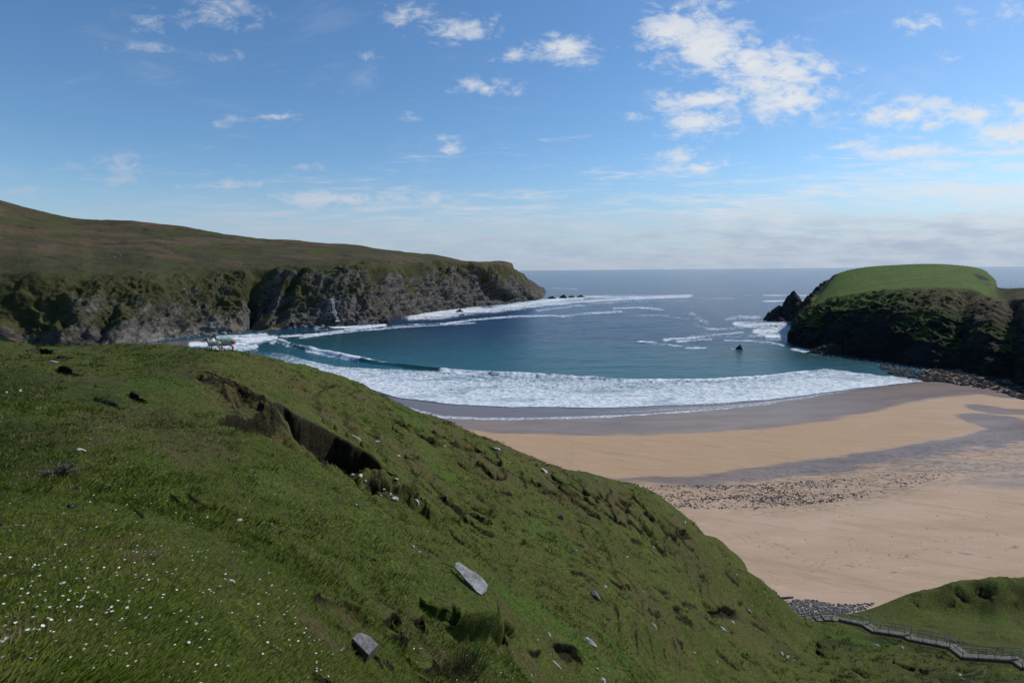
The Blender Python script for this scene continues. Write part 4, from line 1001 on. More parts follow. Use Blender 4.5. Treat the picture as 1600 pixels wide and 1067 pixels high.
# many loose stones: the largest 300 are things, the rest one mesh of stuff
def stone_field(name, stuffname, meshes, items, label, cat, group, limit=300):
    """items: (x, y, z, size, rot)"""
    items = sorted(items, key=lambda q: -q[3] / (np.hypot(q[0], q[1])))
    rnd = random.Random(len(items))
    for k, (x, y, z, s, rz) in enumerate(items[:limit]):
        place(name, meshes[k % len(meshes)], (x, y, z), s, (rnd.uniform(-.3, .3), rnd.uniform(-.3, .3), rz), label, cat, group)
    rest = items[limit:]
    if rest:
        Vs, Ts, n = [], [], 0
        data = []
        for me in meshes:
            v = np.empty(len(me.vertices) * 3, np.float32); me.vertices.foreach_get("co", v)
            f = np.array([tuple(p.vertices) for p in me.polygons], np.int32); data.append((v.reshape(-1, 3), f))
        for k, (x, y, z, s, rz) in enumerate(rest):
            v, f = data[k % len(data)]; c, sn = math.cos(rz), math.sin(rz)
            w = np.stack([v[:, 0] * c - v[:, 1] * sn, v[:, 0] * sn + v[:, 1] * c, v[:, 2]], 1) * s + np.array([x, y, z])
            Vs.append(w); Ts.append(f + n); n += len(w)
        me = tri_mesh(stuffname, np.concatenate(Vs), np.concatenate(Ts), meshes[0].materials[0])
        o = link(bpy.data.objects.new(stuffname, me)); tag(o, kind="stuff")
def field_in(poly, n, smin, smax, zf, rnd, keep=None, pw=3.0, zplane=1.0):
    us = [p[0] for p in poly]; vs = [p[1] for p in poly]; out = []
    tries = 0
    while len(out) < n and tries < n * 60:
        tries += 1
        u = rnd.uniform(min(us), max(us)); v = rnd.uniform(min(vs), max(vs))
        if not _in(u, v, poly): continue
        p = PZ(u, v, zplane)
        if keep is not None and not keep(p[0], p[1], rnd): continue
        s = smin + (smax - smin) * rnd.random() ** pw
        z = float(zf(np.array([p[0]]), np.array([p[1]]))[0])
        out.append((p[0], p[1], z + s * .08, s, rnd.uniform(0, 6.3)))
    return out
def build_loose_stones():
    rnd = random.Random(21)
    dark = [rock_mesh("shore_boulder", 200 + k, M['rock_dark'], 2, 9, (1, rnd.uniform(.6, .9), rnd.uniform(.35, .6)), .12) for k in range(8)]
    shore = [(1245,545),(1262,551),(1300,556),(1370,568),(1384,580),(1440,594),(1480,599),(1540,610),(1600,627),(1660,645),(1660,600),(1590,586),(1500,576),(1420,567),(1360,558),(1300,547)]
    it = field_in(shore, 2000, .6, 2.8, lambda x, y: np.maximum(beach_z(x, y), -.1), rnd, None, 2.6, .4)
    spit = [(1375,573),(1400,574),(1470,588),(1486,597),(1440,595),(1390,583)]
    it += field_in(spit, 260, .8, 2.8, lambda x, y: np.maximum(beach_z(x, y), 0), rnd, None, 1.6, .4)
    stone_field("shore_boulder", "shore_rubble", dark, it, "dark boulder on the rocky shore below the grassy headland", "boulder", "boulders below the grassy headland")
    cob = [rock_mesh("beach_stone", 300 + k, M['cobble'], 1, 5, (1, rnd.uniform(.6, .9), rnd.uniform(.4, .6)), .12) for k in range(8)]
    band = [(940,765),(1010,757),(1150,758),(1260,752),(1380,742),(1480,738),(1440,760),(1380,772),(1300,785),(1180,796),(1060,794),(980,785)]
    def clump(x, y, r):
        q = float(fbm(np.array([x / 7]), np.array([y / 3.5]), octs=3, seed=88)[0])
        return r.random() < (.12 + max(0, q + .22) * 1.3) * (1.0 if x < 75 else .5)
    it = field_in(band, 3200, .13, .62, beach_z, rnd, clump, 2.6, 1.2)
    it += field_in([(930,750),(1600,690),(1600,880),(1300,900),(1050,820)], 70, .12, .3, beach_z, rnd, None, 2, 1.4)
    stone_field("beach_stone", "beach_pebbles", cob, it, "dark rounded stone in the band across the middle sand", "stone", "dark stones strewn across the sand")
    sh = [rock_mesh("shingle_stone", 400 + k, M['rock_grey'], 1, 5, (1, rnd.uniform(.6, .9), rnd.uniform(.45, .7)), .12) for k in range(6)]
    poly = [(1215,940),(1235,938),(1262,936),(1290,941),(1330,945),(1368,941),(1350,952),(1320,958),(1290,966),(1258,974),(1240,966)]
    it = field_in(poly, 1000, .18, .62, lambda x, y: np.maximum(beach_z(x, y), zs(x, y)), rnd, lambda x, y, r: zs(x, y)[0] < beach_z(np.array([x]), np.array([y]))[0] + .25, 1.8, 1.55)
    stone_field("shingle_stone", "shingle_pebbles", sh, it, "grey rounded stone in the shingle at the foot of the steps", "stone", "shingle stones at the foot of the steps")
    # driftwood log and its stone
    bm = bmesh.new(); bmesh.ops.create_cone(bm, cap_ends=True, segments=12, radius1=.16, radius2=.11, depth=1.7)
    bmesh.ops.subdivide_edges(bm, edges=[e for e in bm.edges if abs(e.verts[0].co.z - e.verts[1].co.z) > .5], cuts=8)
    for v in bm.verts: v.co += Vector((mnoise.noise(v.co * 2.0), mnoise.noise(v.co * 2.0 + Vector((4, 4, 4))), 0)) * .07
    me = bpy.data.meshes.new("driftwood_log"); bm.to_mesh(me); bm.free(); me.materials.append(M['driftwood'])
    p = PZ(1231, 933, 1.7)
    o = bpy.data.objects.new("driftwood_log", me); o.location = (p[0], p[1], float(beach_z(p[0:1], p[1:2])[0]) + .12); o.rotation_euler = (0, math.radians(90), math.radians(8)); link(o)
    tag(o, "bleached driftwood log on the sand above the shingle", "log")

# ------------------------------------------------------------------ sea rocks
def crag(name, base, height, wx, wy, seed, mat, peaks, label, cat, group=None):
    """pointed rock grown from a lofted column; peaks = [(dx, dy, height share, radius share)]"""
    n, m = 110, 64
    ang = np.linspace(0, 2 * math.pi, n, endpoint=False); q = np.linspace(0, 1, m)
    X = np.outer(np.linspace(-1, 1, n), np.ones(n)); Y = X.T
    gx, gy = X.ravel(), Y.ravel()
    z = np.full_like(gx, -.25)
    for dx, dy, hs, rs in peaks:
        d = np.hypot((gx - dx), (gy - dy) * 1.1) / rs
        d = d * (1 + .22 * fbm(gx * 2.4 + seed, gy * 2.4, octs=3, seed=seed))
        z = np.maximum(z, hs * (1 - np.clip(d, 0, 1.25) ** 1.2))
    z = z * height
    x = gx * wx + .06 * wx * fbm(gx * 5, gy * 5, z / 4, octs=4, seed=seed + 3, ridged=True); y = gy * wy + .06 * wy * fbm(gx * 5 + 9, gy * 5, z / 4, octs=4, seed=seed + 5, ridged=True)
    z = z + .05 * height * fbm(gx * 6, gy * 6, octs=4, seed=seed + 7, ridged=True)
    keep = z > -.22 * height
    o = grid_mesh(name, np.stack([x, y, z], 1), n, n, mat, None, keep)
    o.location = base
    return tag(o, label, cat, group)
def build_sea_rocks():
    b = PZ(1232, 500, 0.0)
    crag("sea_stack", b, 27.5, 27, 17, 3, M['rock_dark'], [(.14, 0, 1.0, .66), (.02, .05, .86, .5), (-.38, 0, .50, .5), (.42, 0, .40, .42)], "tall pointed dark sea stack off the grassy headland", "sea stack")
    b = PZ(1200, 499, 0.0)
    crag("sea_rock", b, 7.5, 4.6, 4.5, 7, M['rock_dark'], [(.05, 0, 1.0, .8), (-.3, 0, .6, .6)], "small pointed rock beside the tall sea stack", "rock")
    b = PZ(1215, 502, 0.0)
    crag("sea_rock", b, 4.0, 7.5, 5, 9, M['rock_dark'], [(.2, 0, 1.0, .8), (-.4, 0, .7, .6)], "low rock ledge joining the sea stack to the smaller rock", "rock")
    b = PZ(1155, 546, 0.0)
    crag("sea_rock", b, 3.2, 2.6, 2.0, 13, M['rock_dark'], [(.1, 0, 1.0, .7), (-.35, 0, .6, .6)], "lone small rock in open bay water with foam around it", "rock")
    for k, (u, v, h, w, lab) in enumerate([(862,467,5,8,"jagged reef rock closest to the headland tip"),(880,466,7,7,"tallest jagged reef rock off the headland tip"),(893,465,4,7,"low reef rock in white water off the headland tip"),(907,464.5,4.5,8,"outermost reef rock off the headland tip"),
                                           (718,488,4,5,"rock awash in white surf under the dark cliff"),(722,493,2,5,"flat rock awash just off the dark cliff"),(603,506,4.5,6,"squat rock at the end of the wave cut ledge"),(508,514,2.2,9,"low flat rock ledge beneath the waterfall")]):
        crag("reef_rock", PZ(u, v, 0.0), h, w, w * .8, 20 + k, M['rock_dark'], [(.1, 0, 1, .7), (-.4, .1, .7, .6), (.5, -.1, .5, .5)], lab, "rock", "rocks awash off the cliffs")
    b = PZ(1296, 552, 0.0)
    crag("sea_rock", b, 6.0, 12, 7, 31, M['rock_dark'], [(-.3, 0, .8, .7), (.1, 0, 1.0, .7), (.5, 0, .7, .6)], "dark hump of rock at the waterline under the grassy headland", "rock")
    # rocks fallen along the foot of the left cliffs
    rnd = random.Random(5)
    ms = [rock_mesh("fallen_rock", 500 + k, M['rock_grey'], 2, 9, (1, rnd.uniform(.6, .9), rnd.uniform(.4, .7)), .12) for k in range(6)]
    D = LEFT[0]
    n = 0
    while n < 230:
        i = int(rnd.uniform(.19, .60) * len(D)); f = D[i, 6]; l = D[i, 100]
        o = f - l; o[2] = 0; o /= np.linalg.norm(o)
        q = f + o * rnd.uniform(-5, 7); s = 1.0 + 4.0 * rnd.random() ** 3
        place("fallen_rock", ms[n % 6], (q[0], q[1], .2 + .4 * rnd.random()), s, (rnd.uniform(-.4, .4), rnd.uniform(-.4, .4), rnd.uniform(0, 6.3)), "grey rock fallen at the foot of the left cliffs", "rock", "rocks along the foot of the left cliffs"); n += 1

# ------------------------------------------------------------------ steps
def tube(bm, pts, r, seg=6):
    rings = []
    for i, p in enumerate(pts):
        a = pts[max(i - 1, 0)]; b = pts[min(i + 1, len(pts) - 1)]; d = (b - a).normalized()
        s = d.cross(Vector((0, 0, 1))) if abs(d.z) < .95 else d.cross(Vector((1, 0, 0)))
        s.normalize(); t = d.cross(s)
        rings.append([bm.verts.new(p + (s * math.cos(2 * math.pi * k / seg) + t * math.sin(2 * math.pi * k / seg)) * r) for k in range(seg)])
    for a, b in zip(rings[:-1], rings[1:]):
        for k in range(seg): bm.faces.new((a[k], a[(k + 1) % seg], b[(k + 1) % seg], b[k]))
    bm.faces.new(rings[0]); bm.faces.new(rings[-1][::-1])
def bm_obj(name, bm, mat, parent=None, smooth=False):
    bmesh.ops.recalc_face_normals(bm, faces=bm.faces[:])
    me = bpy.data.meshes.new(name); bm.to_mesh(me); bm.free(); me.materials.append(mat)
    if smooth:
        for p in me.polygons: p.use_smooth = True
    return link(bpy.data.objects.new(name, me), parent)
def obox(bm, c, ax, ay, az):
    vs = [bm.verts.new(c + ax * i + ay * j + az * k) for i in (-.5, .5) for j in (-.5, .5) for k in (-.5, .5)]
    for f in ((0, 1, 3, 2), (4, 6, 7, 5), (0, 4, 5, 1), (2, 3, 7, 6), (0, 2, 6, 4), (1, 5, 7, 3)): bm.faces.new([vs[i] for i in f])
def build_steps():
    root = empty("staircase", STEP_W[0]); tag(root, "pale concrete staircase climbing the green valley from the beach", "staircase")
    base = STEP_W[0]; W = 1.15; up = Vector((0, 0, 1))
    sides = []
    for i, p in enumerate(STEP_W):
        a = STEP_W[max(i - 1, 0)]; b = STEP_W[min(i + 1, len(STEP_W) - 1)]; d = (b - a); d.z = 0; d.normalize(); sides.append(Vector((d.y, -d.x, 0)))
    for i in range(len(STEP_W) - 1):
        a, b = STEP_W[i], STEP_W[i + 1]; d = b - a; d.z = 0; L = d.length; d.normalize(); s = Vector((d.y, -d.x, 0))
        bm = bmesh.new()
        if STEPS[i][3] == 'l':
            obox(bm, (a + b) / 2 - up * .09 - base, d * (L + .2), s * (W + .1), up * .18)
            bm_obj("landing", bm, M['concrete'], root)
        else:
            n = max(2, round((b.z - a.z) / .165)); t = L / n; h = (b.z - a.z) / n
            for k in range(n):
                c = a + d * t * (k + .5); c.z = a.z + h * (k + 1) - (h + .16) / 2
                obox(bm, c - base, d * (t + .07), s * (W + .004 * (k % 2)), up * (h + .16))
            bm_obj("step_flight", bm, M['concrete'], root)
    for sg, lab in ((1, "green metal handrail on the near side of the steps"), (-1, "green metal handrail on the far side of the steps")):
        r = empty("handrail", STEP_W[0]); tag(r, lab, "handrail")
        pts = [p + s * sg * W * .5 for p, s in zip(STEP_W, sides)]
        for hgt in (1.05, .55):
            bm = bmesh.new(); tube(bm, [p + up * hgt - base for p in pts], .034); bm_obj("rail", bm, M['rail'], r, True)
        posts = []
        for a, b in zip(pts[:-1], pts[1:]):
            n = max(1, round((b - a).length / 1.6))
            posts += [a + (b - a) * (k / n) for k in range(n)]
        for p in posts:
            bm = bmesh.new(); tube(bm, [p - up * .25 - base, p + up * 1.05 - base], .03); bm_obj("post", bm, M['rail'], r, True)

# ------------------------------------------------------------------ fence on the right headland
def build_fences():
    V = RIGHT; n, m = V.shape[:2]
    rowc = int(np.argmin(np.abs(np.linspace(0, 1, m) - .962)))
    counts = [5, 30, 34, 30, 24, 26, 24, 6]; rowc = sum(counts[:7]) - 3
    def run(i0, i1, step, label):
        pts = V[i0:i1, rowc]; L = np.concatenate([[0], np.cumsum(np.linalg.norm(np.diff(pts, axis=0), axis=1))])
        k = max(3, int(L[-1] / step)); W = [Vector([np.interp(q, L, pts[:, c]) for c in range(3)]) for q in np.linspace(0, L[-1], k)]
        root = empty("wire_fence", W[0]); tag(root, label, "fence")
        rnd = random.Random(3)
        for p in W:
            h = rnd.uniform(1.0, 1.3)
            bm = bmesh.new(); tube(bm, [p - W[0] + Vector((0, 0, -.4)), p - W[0] + Vector((rnd.uniform(-.08, .08), 0, h))], .085, 5); bm_obj("post", bm, M['wood_fence'], root)
        for hh in (.45, .9):
            bm = bmesh.new(); tube(bm, [p - W[0] + Vector((0, 0, hh)) for p in W], .012, 3); bm_obj("wire", bm, M['wood_fence'], root)
    s2i = lambda s: int(s / (len(RIGHT_ST) - 1) * (n - 1))
    run(s2i(5.6), s2i(11.2), 3.6, "wire fence with thin posts along the grassy headland skyline")
    run(s2i(1.5), s2i(3.9), 3.2, "short wire fence on the saddle right of the grassy headland")

def build_waterfall():
    D, t, V = LEFT; n, m = V.shape[:2]
    pr = lambda p: (np.linalg.inv(R3) @ (p - CAM))
    def uv(p):
        q = pr(p); return 800 + F * q[0] / -q[2], 533.5 - F * q[1] / -q[2]
    pts = []
    for v0, u0 in zip(np.linspace(466, 501, 26), np.interp(np.linspace(466, 501, 26), [466, 472, 482, 490, 501], [519, 521, 522, 524, 527])):
        best = None; r = ray(u0, v0)
        # nearest visible vertex of the cliff to this sight line
        i0, i1 = int(.45 * n), int(.68 * n)
        W = V[i0:i1, 6:170].reshape(-1, 3); q = (W - CAM) @ R3; uu = 800 + F * q[:, 0] / -q[:, 2]; vv = 533.5 - F * q[:, 1] / -q[:, 2]
        dd = np.hypot(uu - u0, vv - v0); c = np.nonzero(dd < 1.6)[0]
        if len(c) == 0: c = [int(np.argmin(dd))]
        k = c[int(np.argmin(-q[c, 2]))]; pts.append(W[k] + (CAM - W[k]) / np.linalg.norm(CAM - W[k]) * 1.2)
    bm = bmesh.new(); rows = []
    rnd = random.Random(2)
    for i, p in enumerate(pts):
        w = (.5 + 1.0 * rnd.random()) * (1.0 if i < 14 else 1.5)
        rows.append([bm.verts.new(Vector(p) + Vector((sx * w, (abs(sx) - 1) * -.3, 0))) for sx in (-1, -.3, .4, 1)])
    for a, b in zip(rows[:-1], rows[1:]):
        for k in range(3): bm.faces.new((a[k], a[k + 1], b[k + 1], b[k]))
    bmesh.ops.solidify(bm, geom=bm.faces[:], thickness=.25)
    o = bm_obj("waterfall", bm, M['fall'], None, True); tag(o, "thin white waterfall running down the dark left cliff", "waterfall")
# ------------------------------------------------------------------ sheep
def capsule(bm, a, b, ra, rb, seg=14, sq=(1, 1)):
    a = Vector(a); b = Vector(b); d = (b - a); L = d.length; d.normalize()
    s = d.cross(Vector((0, 1, 0))); s = s.normalized() if s.length > .05 else Vector((1, 0, 0)); t = d.cross(s)
    rings = []
    prof = [(-math.cos(x) * ra, math.sin(x) * ra) for x in np.linspace(.12, math.pi / 2, 5)] + [(L + math.sin(x) * rb, math.cos(x) * rb) for x in np.linspace(0, math.pi / 2 - .12, 5)]
    for z, r in prof:
        rings.append([bm.verts.new(a + d * z + (s * math.cos(2 * math.pi * k / seg) + t * math.sin(2 * math.pi * k / seg)) * r) for k in range(seg)])
    for p, q in zip(rings[:-1], rings[1:]):
        for k in range(seg): bm.faces.new((p[k], p[(k + 1) % seg], q[(k + 1) % seg], q[k]))
    bm.faces.new(rings[0][::-1]); bm.faces.new(rings[-1])
def mat_sheep():
    m, t = material("fleece")
    p = t.n('ShaderNodeTexCoord', None, 3)
    c = t.mix(t.ramp(t.noise(p, 14, 4, .7), .3, .7), (.36, .35, .28), (.52, .50, .42))
    c = t.mix(t.attr('face'), c, (.022, .02, .018))
    c = t.mix(t.attr('green'), c, (.03, .42, .26)); c = t.mix(t.attr('red'), c, (.32, .05, .06))
    finish(t, c, .95, t.bump(t.noise(p, 30, 4, .7), .8, .03), .1)
    return m
def sheep_mesh(name, ewe):
    bm = bmesh.new()
    k = 1.0
    body = [((-.36, 0, .63), .19), ((-.18, 0, .63), .225), ((.05, 0, .61), .24), ((.27, 0, .63), .205), ((.38, 0, .68), .16)] if ewe else [((-.34, 0, .56), .15), ((-.16, 0, .555), .165), ((.06, 0, .55), .17), ((.26, 0, .57), .16), ((.34, 0, .61), .13)]
    for (a, ra), (b, rb) in zip(body[:-1], body[1:]): capsule(bm, a, b, ra * 1.1, rb * 1.1)
    hx, hz = (.62, .93) if ewe else (.55, .88)
    nb = body[-1]
    capsule(bm, nb[0], (hx - .08, 0, hz - .05), nb[1] * .85, .085 if ewe else .075)
    capsule(bm, (hx - .06, 0, hz), (hx + .12, 0, hz - .05), .078 if ewe else .07, .05)
    capsule(bm, (hx + .10, 0, hz - .045), (hx + .17, 0, hz - .085), .047, .036)
    for s in (-1, 1):
        capsule(bm, (hx - .07, s * .06, hz + .05), (hx - .11, s * .17, hz + .03), .026, .012, 8)       # ears
        y = s * .10
        zt = .55 if ewe else .48
        fo = .03 * s
        capsule(bm, (.28 + fo, y, zt), (.29 + fo, y, .30), .075, .042, 10); capsule(bm, (.29 + fo, y, .30), (.30 + fo, y, .02), .036, .026, 10); capsule(bm, (.30 + fo, y, .03), (.335 + fo, y, .025), .03, .026, 8)
        capsule(bm, (-.30 - fo, y, zt), (-.29 - fo, y, .40), .12, .075, 10); capsule(bm, (-.29 - fo, y, .40), (-.42 - fo, y, .27), .065, .036, 10); capsule(bm, (-.42 - fo, y, .27), (-.39 - fo, y, .02), .034, .026, 10); capsule(bm, (-.39 - fo, y, .03), (-.355 - fo, y, .025), .03, .026, 8)
    capsule(bm, (-.50, 0, .66) if ewe else (-.46, 0, .58), (-.56, 0, .44) if ewe else (-.53, 0, .36), .05, .028, 8)  # tail
    me = bpy.data.meshes.new(name); bm.to_mesh(me); bm.free()
    o = bpy.data.objects.new("body", me); link(o)
    r = o.modifiers.new("r", 'REMESH'); r.mode = 'VOXEL'; r.voxel_size = .016
    sm = o.modifiers.new("s", 'SMOOTH'); sm.factor = .5; sm.iterations = 4
    dg = bpy.context.evaluated_depsgraph_get(); me2 = bpy.data.meshes.new_from_object(o.evaluated_get(dg)); me2.name = name
    bpy.data.objects.remove(o); bpy.data.meshes.remove(me)
    co = np.empty(len(me2.vertices) * 3, np.float32); me2.vertices.foreach_get("co", co); co = co.reshape(-1, 3); x, y, z = co.T
    me2.polygons.foreach_set("use_smooth", np.ones(len(me2.polygons), bool))
    wool = fbm(x * 16, y * 16, z * 16, octs=2, seed=5)
    fleece = (z > .32) & (x < hx - .1)
    face = sstep(hx - .13, hx - .09, x) * (z > .6)
    if ewe: face = np.maximum(face, sstep(.36, .28, z) * .9)
    else: face = np.maximum(face * .85, sstep(.26, .2, z) * .5)
    rz = .84 if ewe else .70
    green = sstep(-.20, -.26, x) * sstep(rz - .12, rz - .06, z) * (x > -.46) * .85
    if ewe: green = np.maximum(green, sstep(.09, .05, np.hypot(x + .08, z - .66)) * .25)
    else: green = np.maximum(green, .35 * sstep(.07, .03, np.hypot(x - (hx - .14), z - (hz - .02))))
    red = sstep(-.36, -.42, x) * (z < rz - .12) * (z > .3) * .8
    for nm, a in (('face', face), ('green', green), ('red', red)):
        at = me2.attributes.new(nm, 'FLOAT', 'POINT'); at.data.foreach_set("value", a.astype(np.float32))
    co += (fleece * .012 * wool)[:, None] * np.array([1, 1, 1]); me2.vertices.foreach_set("co", co.ravel())
    me2.materials.append(M['sheep']); return me2
def horn_mesh(s):
    bm = bmesh.new(); pts = []
    for q in np.linspace(0, 1, 12):
        a = q * 4.2; pts.append(Vector((-.02 - .085 * math.sin(a) * 1.0, s * (.035 + .09 * q), .07 + .07 * math.cos(a) - .06)))
    tube(bm, pts, .024, 8); bmesh.ops.recalc_face_normals(bm, faces=bm.faces[:])
    me = bpy.data.meshes.new("horn"); bm.to_mesh(me); bm.free(); me.materials.append(M['horn']); return me
def build_sheep():
    M['sheep'] = mat_sheep(); M['horn'] = mat_plain("horn", (.24, .21, .15), .6)
    def brow(u, back):
        a = ray(u, 545); dd = np.linspace(28, 44, 400); X, Y = a[0] * dd, a[1] * dd; Z = zs(X, Y)
        k = int(np.argmax((Z - H) / np.hypot(X, Y))); return np.array([X[k] * back, Y[k] * back])
    pe = brow(353, .985); pl = brow(335, .965)
    e = empty("ewe", (pe[0], pe[1], float(zs(pe[0], pe[1])[0]) - .01)); tag(e, "black faced ewe with green rump mark standing on the grassy edge", "sheep", "sheep standing on the grassy edge")
    l = empty("lamb", (pl[0], pl[1], float(zs(pl[0], pl[1])[0]) - .01)); tag(l, "smaller lamb with green rump mark in front of the ewe", "sheep", "sheep standing on the grassy edge")
    for o, ewe, rz, sc in ((e, True, 186, 1.02), (l, False, 177, .84)):
        o.rotation_euler = (0, 0, math.radians(rz)); o.scale = (sc,) * 3
        b = link(bpy.data.objects.new("body", sheep_mesh("body", ewe)), o)
        if ewe:
            for s in (-1, 1):
                h = link(bpy.data.objects.new("horn", horn_mesh(s)), o); h.location = (.58, 0, .97)
    # sheep far up on the opposite slope, each a couple of pixels
    far = sheep_mesh("far_sheep", True)
    D, t, V = LEFT; n, m = V.shape[:2]
    W = V[:, 120:-6].reshape(-1, 3); q = (W - CAM) @ R3; uu = 800 + F * q[:, 0] / -q[:, 2]; vv = 533.5 - F * q[:, 1] / -q[:, 2]
    for k, (u, v) in enumerate([(149, 404), (179, 403), (183, 402), (188, 401), (197, 404), (227, 390), (377, 414), (60, 385)]):
        i = int(np.argmin(np.hypot(uu - u, vv - v)))
        o = bpy.data.objects.new("distant_sheep", far); o.location = Vector(W[i]) + Vector((0, 0, -.05)); o.rotation_euler = (0, 0, k * 1.3); o.scale = (1.15,) * 3
        link(o); tag(o, "tiny white sheep grazing far across the bay on the left hill", "sheep", "sheep far off on the left hill")

# ------------------------------------------------------------------ turf: blades, daisies, rushes, heather
def polar_samples(n, r0, r1, rnd, mixl=.5, half=48):
    th = np.radians(rnd.uniform(-half, half, n))
    a = rnd.uniform(0, 1, n); r = np.where(rnd.uniform(0, 1, n) < mixl, np.exp(np.log(r0) + a * math.log(r1 / r0)), 1 / (1 / r1 + a * (1 / r0 - 1 / r1)))
    return r * np.sin(th), r * np.cos(th), r
def build_grass():
    rnd = np.random.default_rng(3)
    x, y, r = polar_samples(GRASS_N, 1.7, 60, rnd, .5)
    z, soil = surface(x, y)
    e = .08
    nx = -(surface(x + e, y)[0] - z) / e; ny = -(surface(x, y + e)[0] - z) / e
    steep = np.hypot(nx, ny)
    patch = fbm(x / 1.3, y / 1.3, octs=3, seed=15) + .6 * fbm(x / 6, y / 6, octs=2, seed=16)
    keep = (rnd.uniform(0, 1, len(x)) > soil * 1.15) & (z > 1.9) & (steep < 2.4) & (rnd.uniform(-.9, .6, len(x)) < patch) & (rnd.uniform(0, 1, len(x)) < sstep(62, 14, r))
    # keep the steps clear
    x, y, z, r, nx, ny, patch = [a[keep] for a in (x, y, z, r, nx, ny, patch)]
    n = len(x)
    d = step_dist(x, y)[0]; ok = d > 1.0
    x, y, z, r, nx, ny, patch = [a[ok] for a in (x, y, z, r, nx, ny, patch)]; n = len(x)
    tuft = sstep(.25, .8, fbm(x / .8, y / .8, octs=3, seed=18)) 
    ln = .030 * (1 + r / 22) * rnd.uniform(.5, 1.5, n) * (1 + .9 * tuft); w = .0032 * (1 + r / 3.5) * rnd.uniform(.7, 1.3, n)
    br, lu, dk = patches(x, y)
    br = br * sstep(-.5, .3, fbm(x / .5, y / .5, octs=3, seed=20))
    ln = ln * (1 - .35 * br + .3 * lu)
    straw = sstep(.25, .6, fbm(x / .35 + 9, y / .35, octs=3, seed=22)) * .35
    tint = np.clip(.44 + .42 * br - .14 * lu - .30 * dk + straw + .34 * fbm(x / .9 + 40, y / .9, octs=4, seed=19) + .15 * patch + rnd.normal(0, .17, n) + (rnd.uniform(0, 1, n) < .05) * .5, 0, 1)
    hd = rnd.uniform(0, 2 * math.pi, n); lean = rnd.uniform(.3, 1.35, n)
    dx, dy, dz = np.cos(hd) * np.sin(lean), np.sin(hd) * np.sin(lean), np.cos(lean)
    dx = dx + .35 * np.clip(nx, -1, 1); dy = dy + .35 * np.clip(ny, -1, 1)
    px, py = -np.sin(hd), np.cos(hd)
    B = np.stack([x, y, z - .006], 1); Dv = np.stack([dx, dy, dz], 1) * ln[:, None]; S = np.stack([px, py, np.zeros(n)], 1) * (w * .5)[:, None]
    droop = np.stack([dx, dy, -.25 * np.ones(n)], 1) * (ln * .28)[:, None]
    V = np.stack([B - S, B + S, B + Dv * .6 + S * .7, B + Dv + droop, ], 1).reshape(-1, 3)
    T = (np.arange(n)[:, None] * 4 + np.array([[0, 1, 2, 3]])).reshape(-1, 4)
    me = tri_mesh("grass_blades", V, T, M['blade'], dict(tint=np.repeat(tint, 4)))
    o = link(bpy.data.objects.new("grass", me)); tag(o, kind="stuff")
def build_tussocks():
    rnd = np.random.default_rng(12)
    x, y, r = polar_samples(13000, 8.0, 78, rnd, .9, 47)
    z, soil = surface(x, y)
    cl = fbm(x / (1 + r * .06), y / (1 + r * .06), octs=3, seed=101)
    keep = (z > 2.0) & (step_dist(x, y)[0] > 1.6) & (cl + rnd.uniform(-.4, .4, len(x)) > .02)
    x, y, z, r, soil = [a[keep] for a in (x, y, z, r, soil)]; n = len(x); B = 14
    R = np.repeat(r, B); N = n * B
    sc = np.repeat(rnd.uniform(.5, 1.3, n), B)
    a = rnd.uniform(0, 2 * math.pi, N); q = rnd.uniform(0, 1, N) ** .5 * (.07 + .0035 * R) * sc
    bx = np.repeat(x, B) + q * np.cos(a); by = np.repeat(y, B) + q * np.sin(a)
    bz = surface(bx, by)[0] - .01
    L = (.06 + .0032 * R) * sc * rnd.uniform(.6, 1.3, N); w = (.005 + .0007 * R) * rnd.uniform(.7, 1.3, N)
    d = np.stack([np.cos(a) * .6 + .25 + rnd.normal(0, .2, N), np.sin(a) * .6 + rnd.normal(0, .2, N), np.ones(N)], 1); d /= np.linalg.norm(d, axis=1, keepdims=True)
    s = np.stack([-d[:, 1], d[:, 0], np.zeros(N)], 1); s /= np.linalg.norm(s, axis=1, keepdims=True) + 1e-6
    b = np.stack([bx, by, bz], 1); S = s * (w * .5)[:, None]
    V = np.stack([b - S, b + S, b + d * (L * .6)[:, None] + S * .7, b + d * L[:, None] + np.stack([d[:, 0], d[:, 1], -.3 * np.ones(N)], 1) * (L * .25)[:, None]], 1).reshape(-1, 3)
    T = np.arange(N * 4).reshape(-1, 4)
    tint = np.clip(np.repeat(rnd.choice([.02, .15, .35, .75, .9], n, p=[.25, .25, .2, .2, .1]), B) + rnd.normal(0, .08, N), 0, 1)
    me = tri_mesh("tussocks", V, T, M['blade'], dict(tint=np.repeat(tint, 4)))
    o = link(bpy.data.objects.new("tussock_grass", me)); tag(o, kind="stuff")
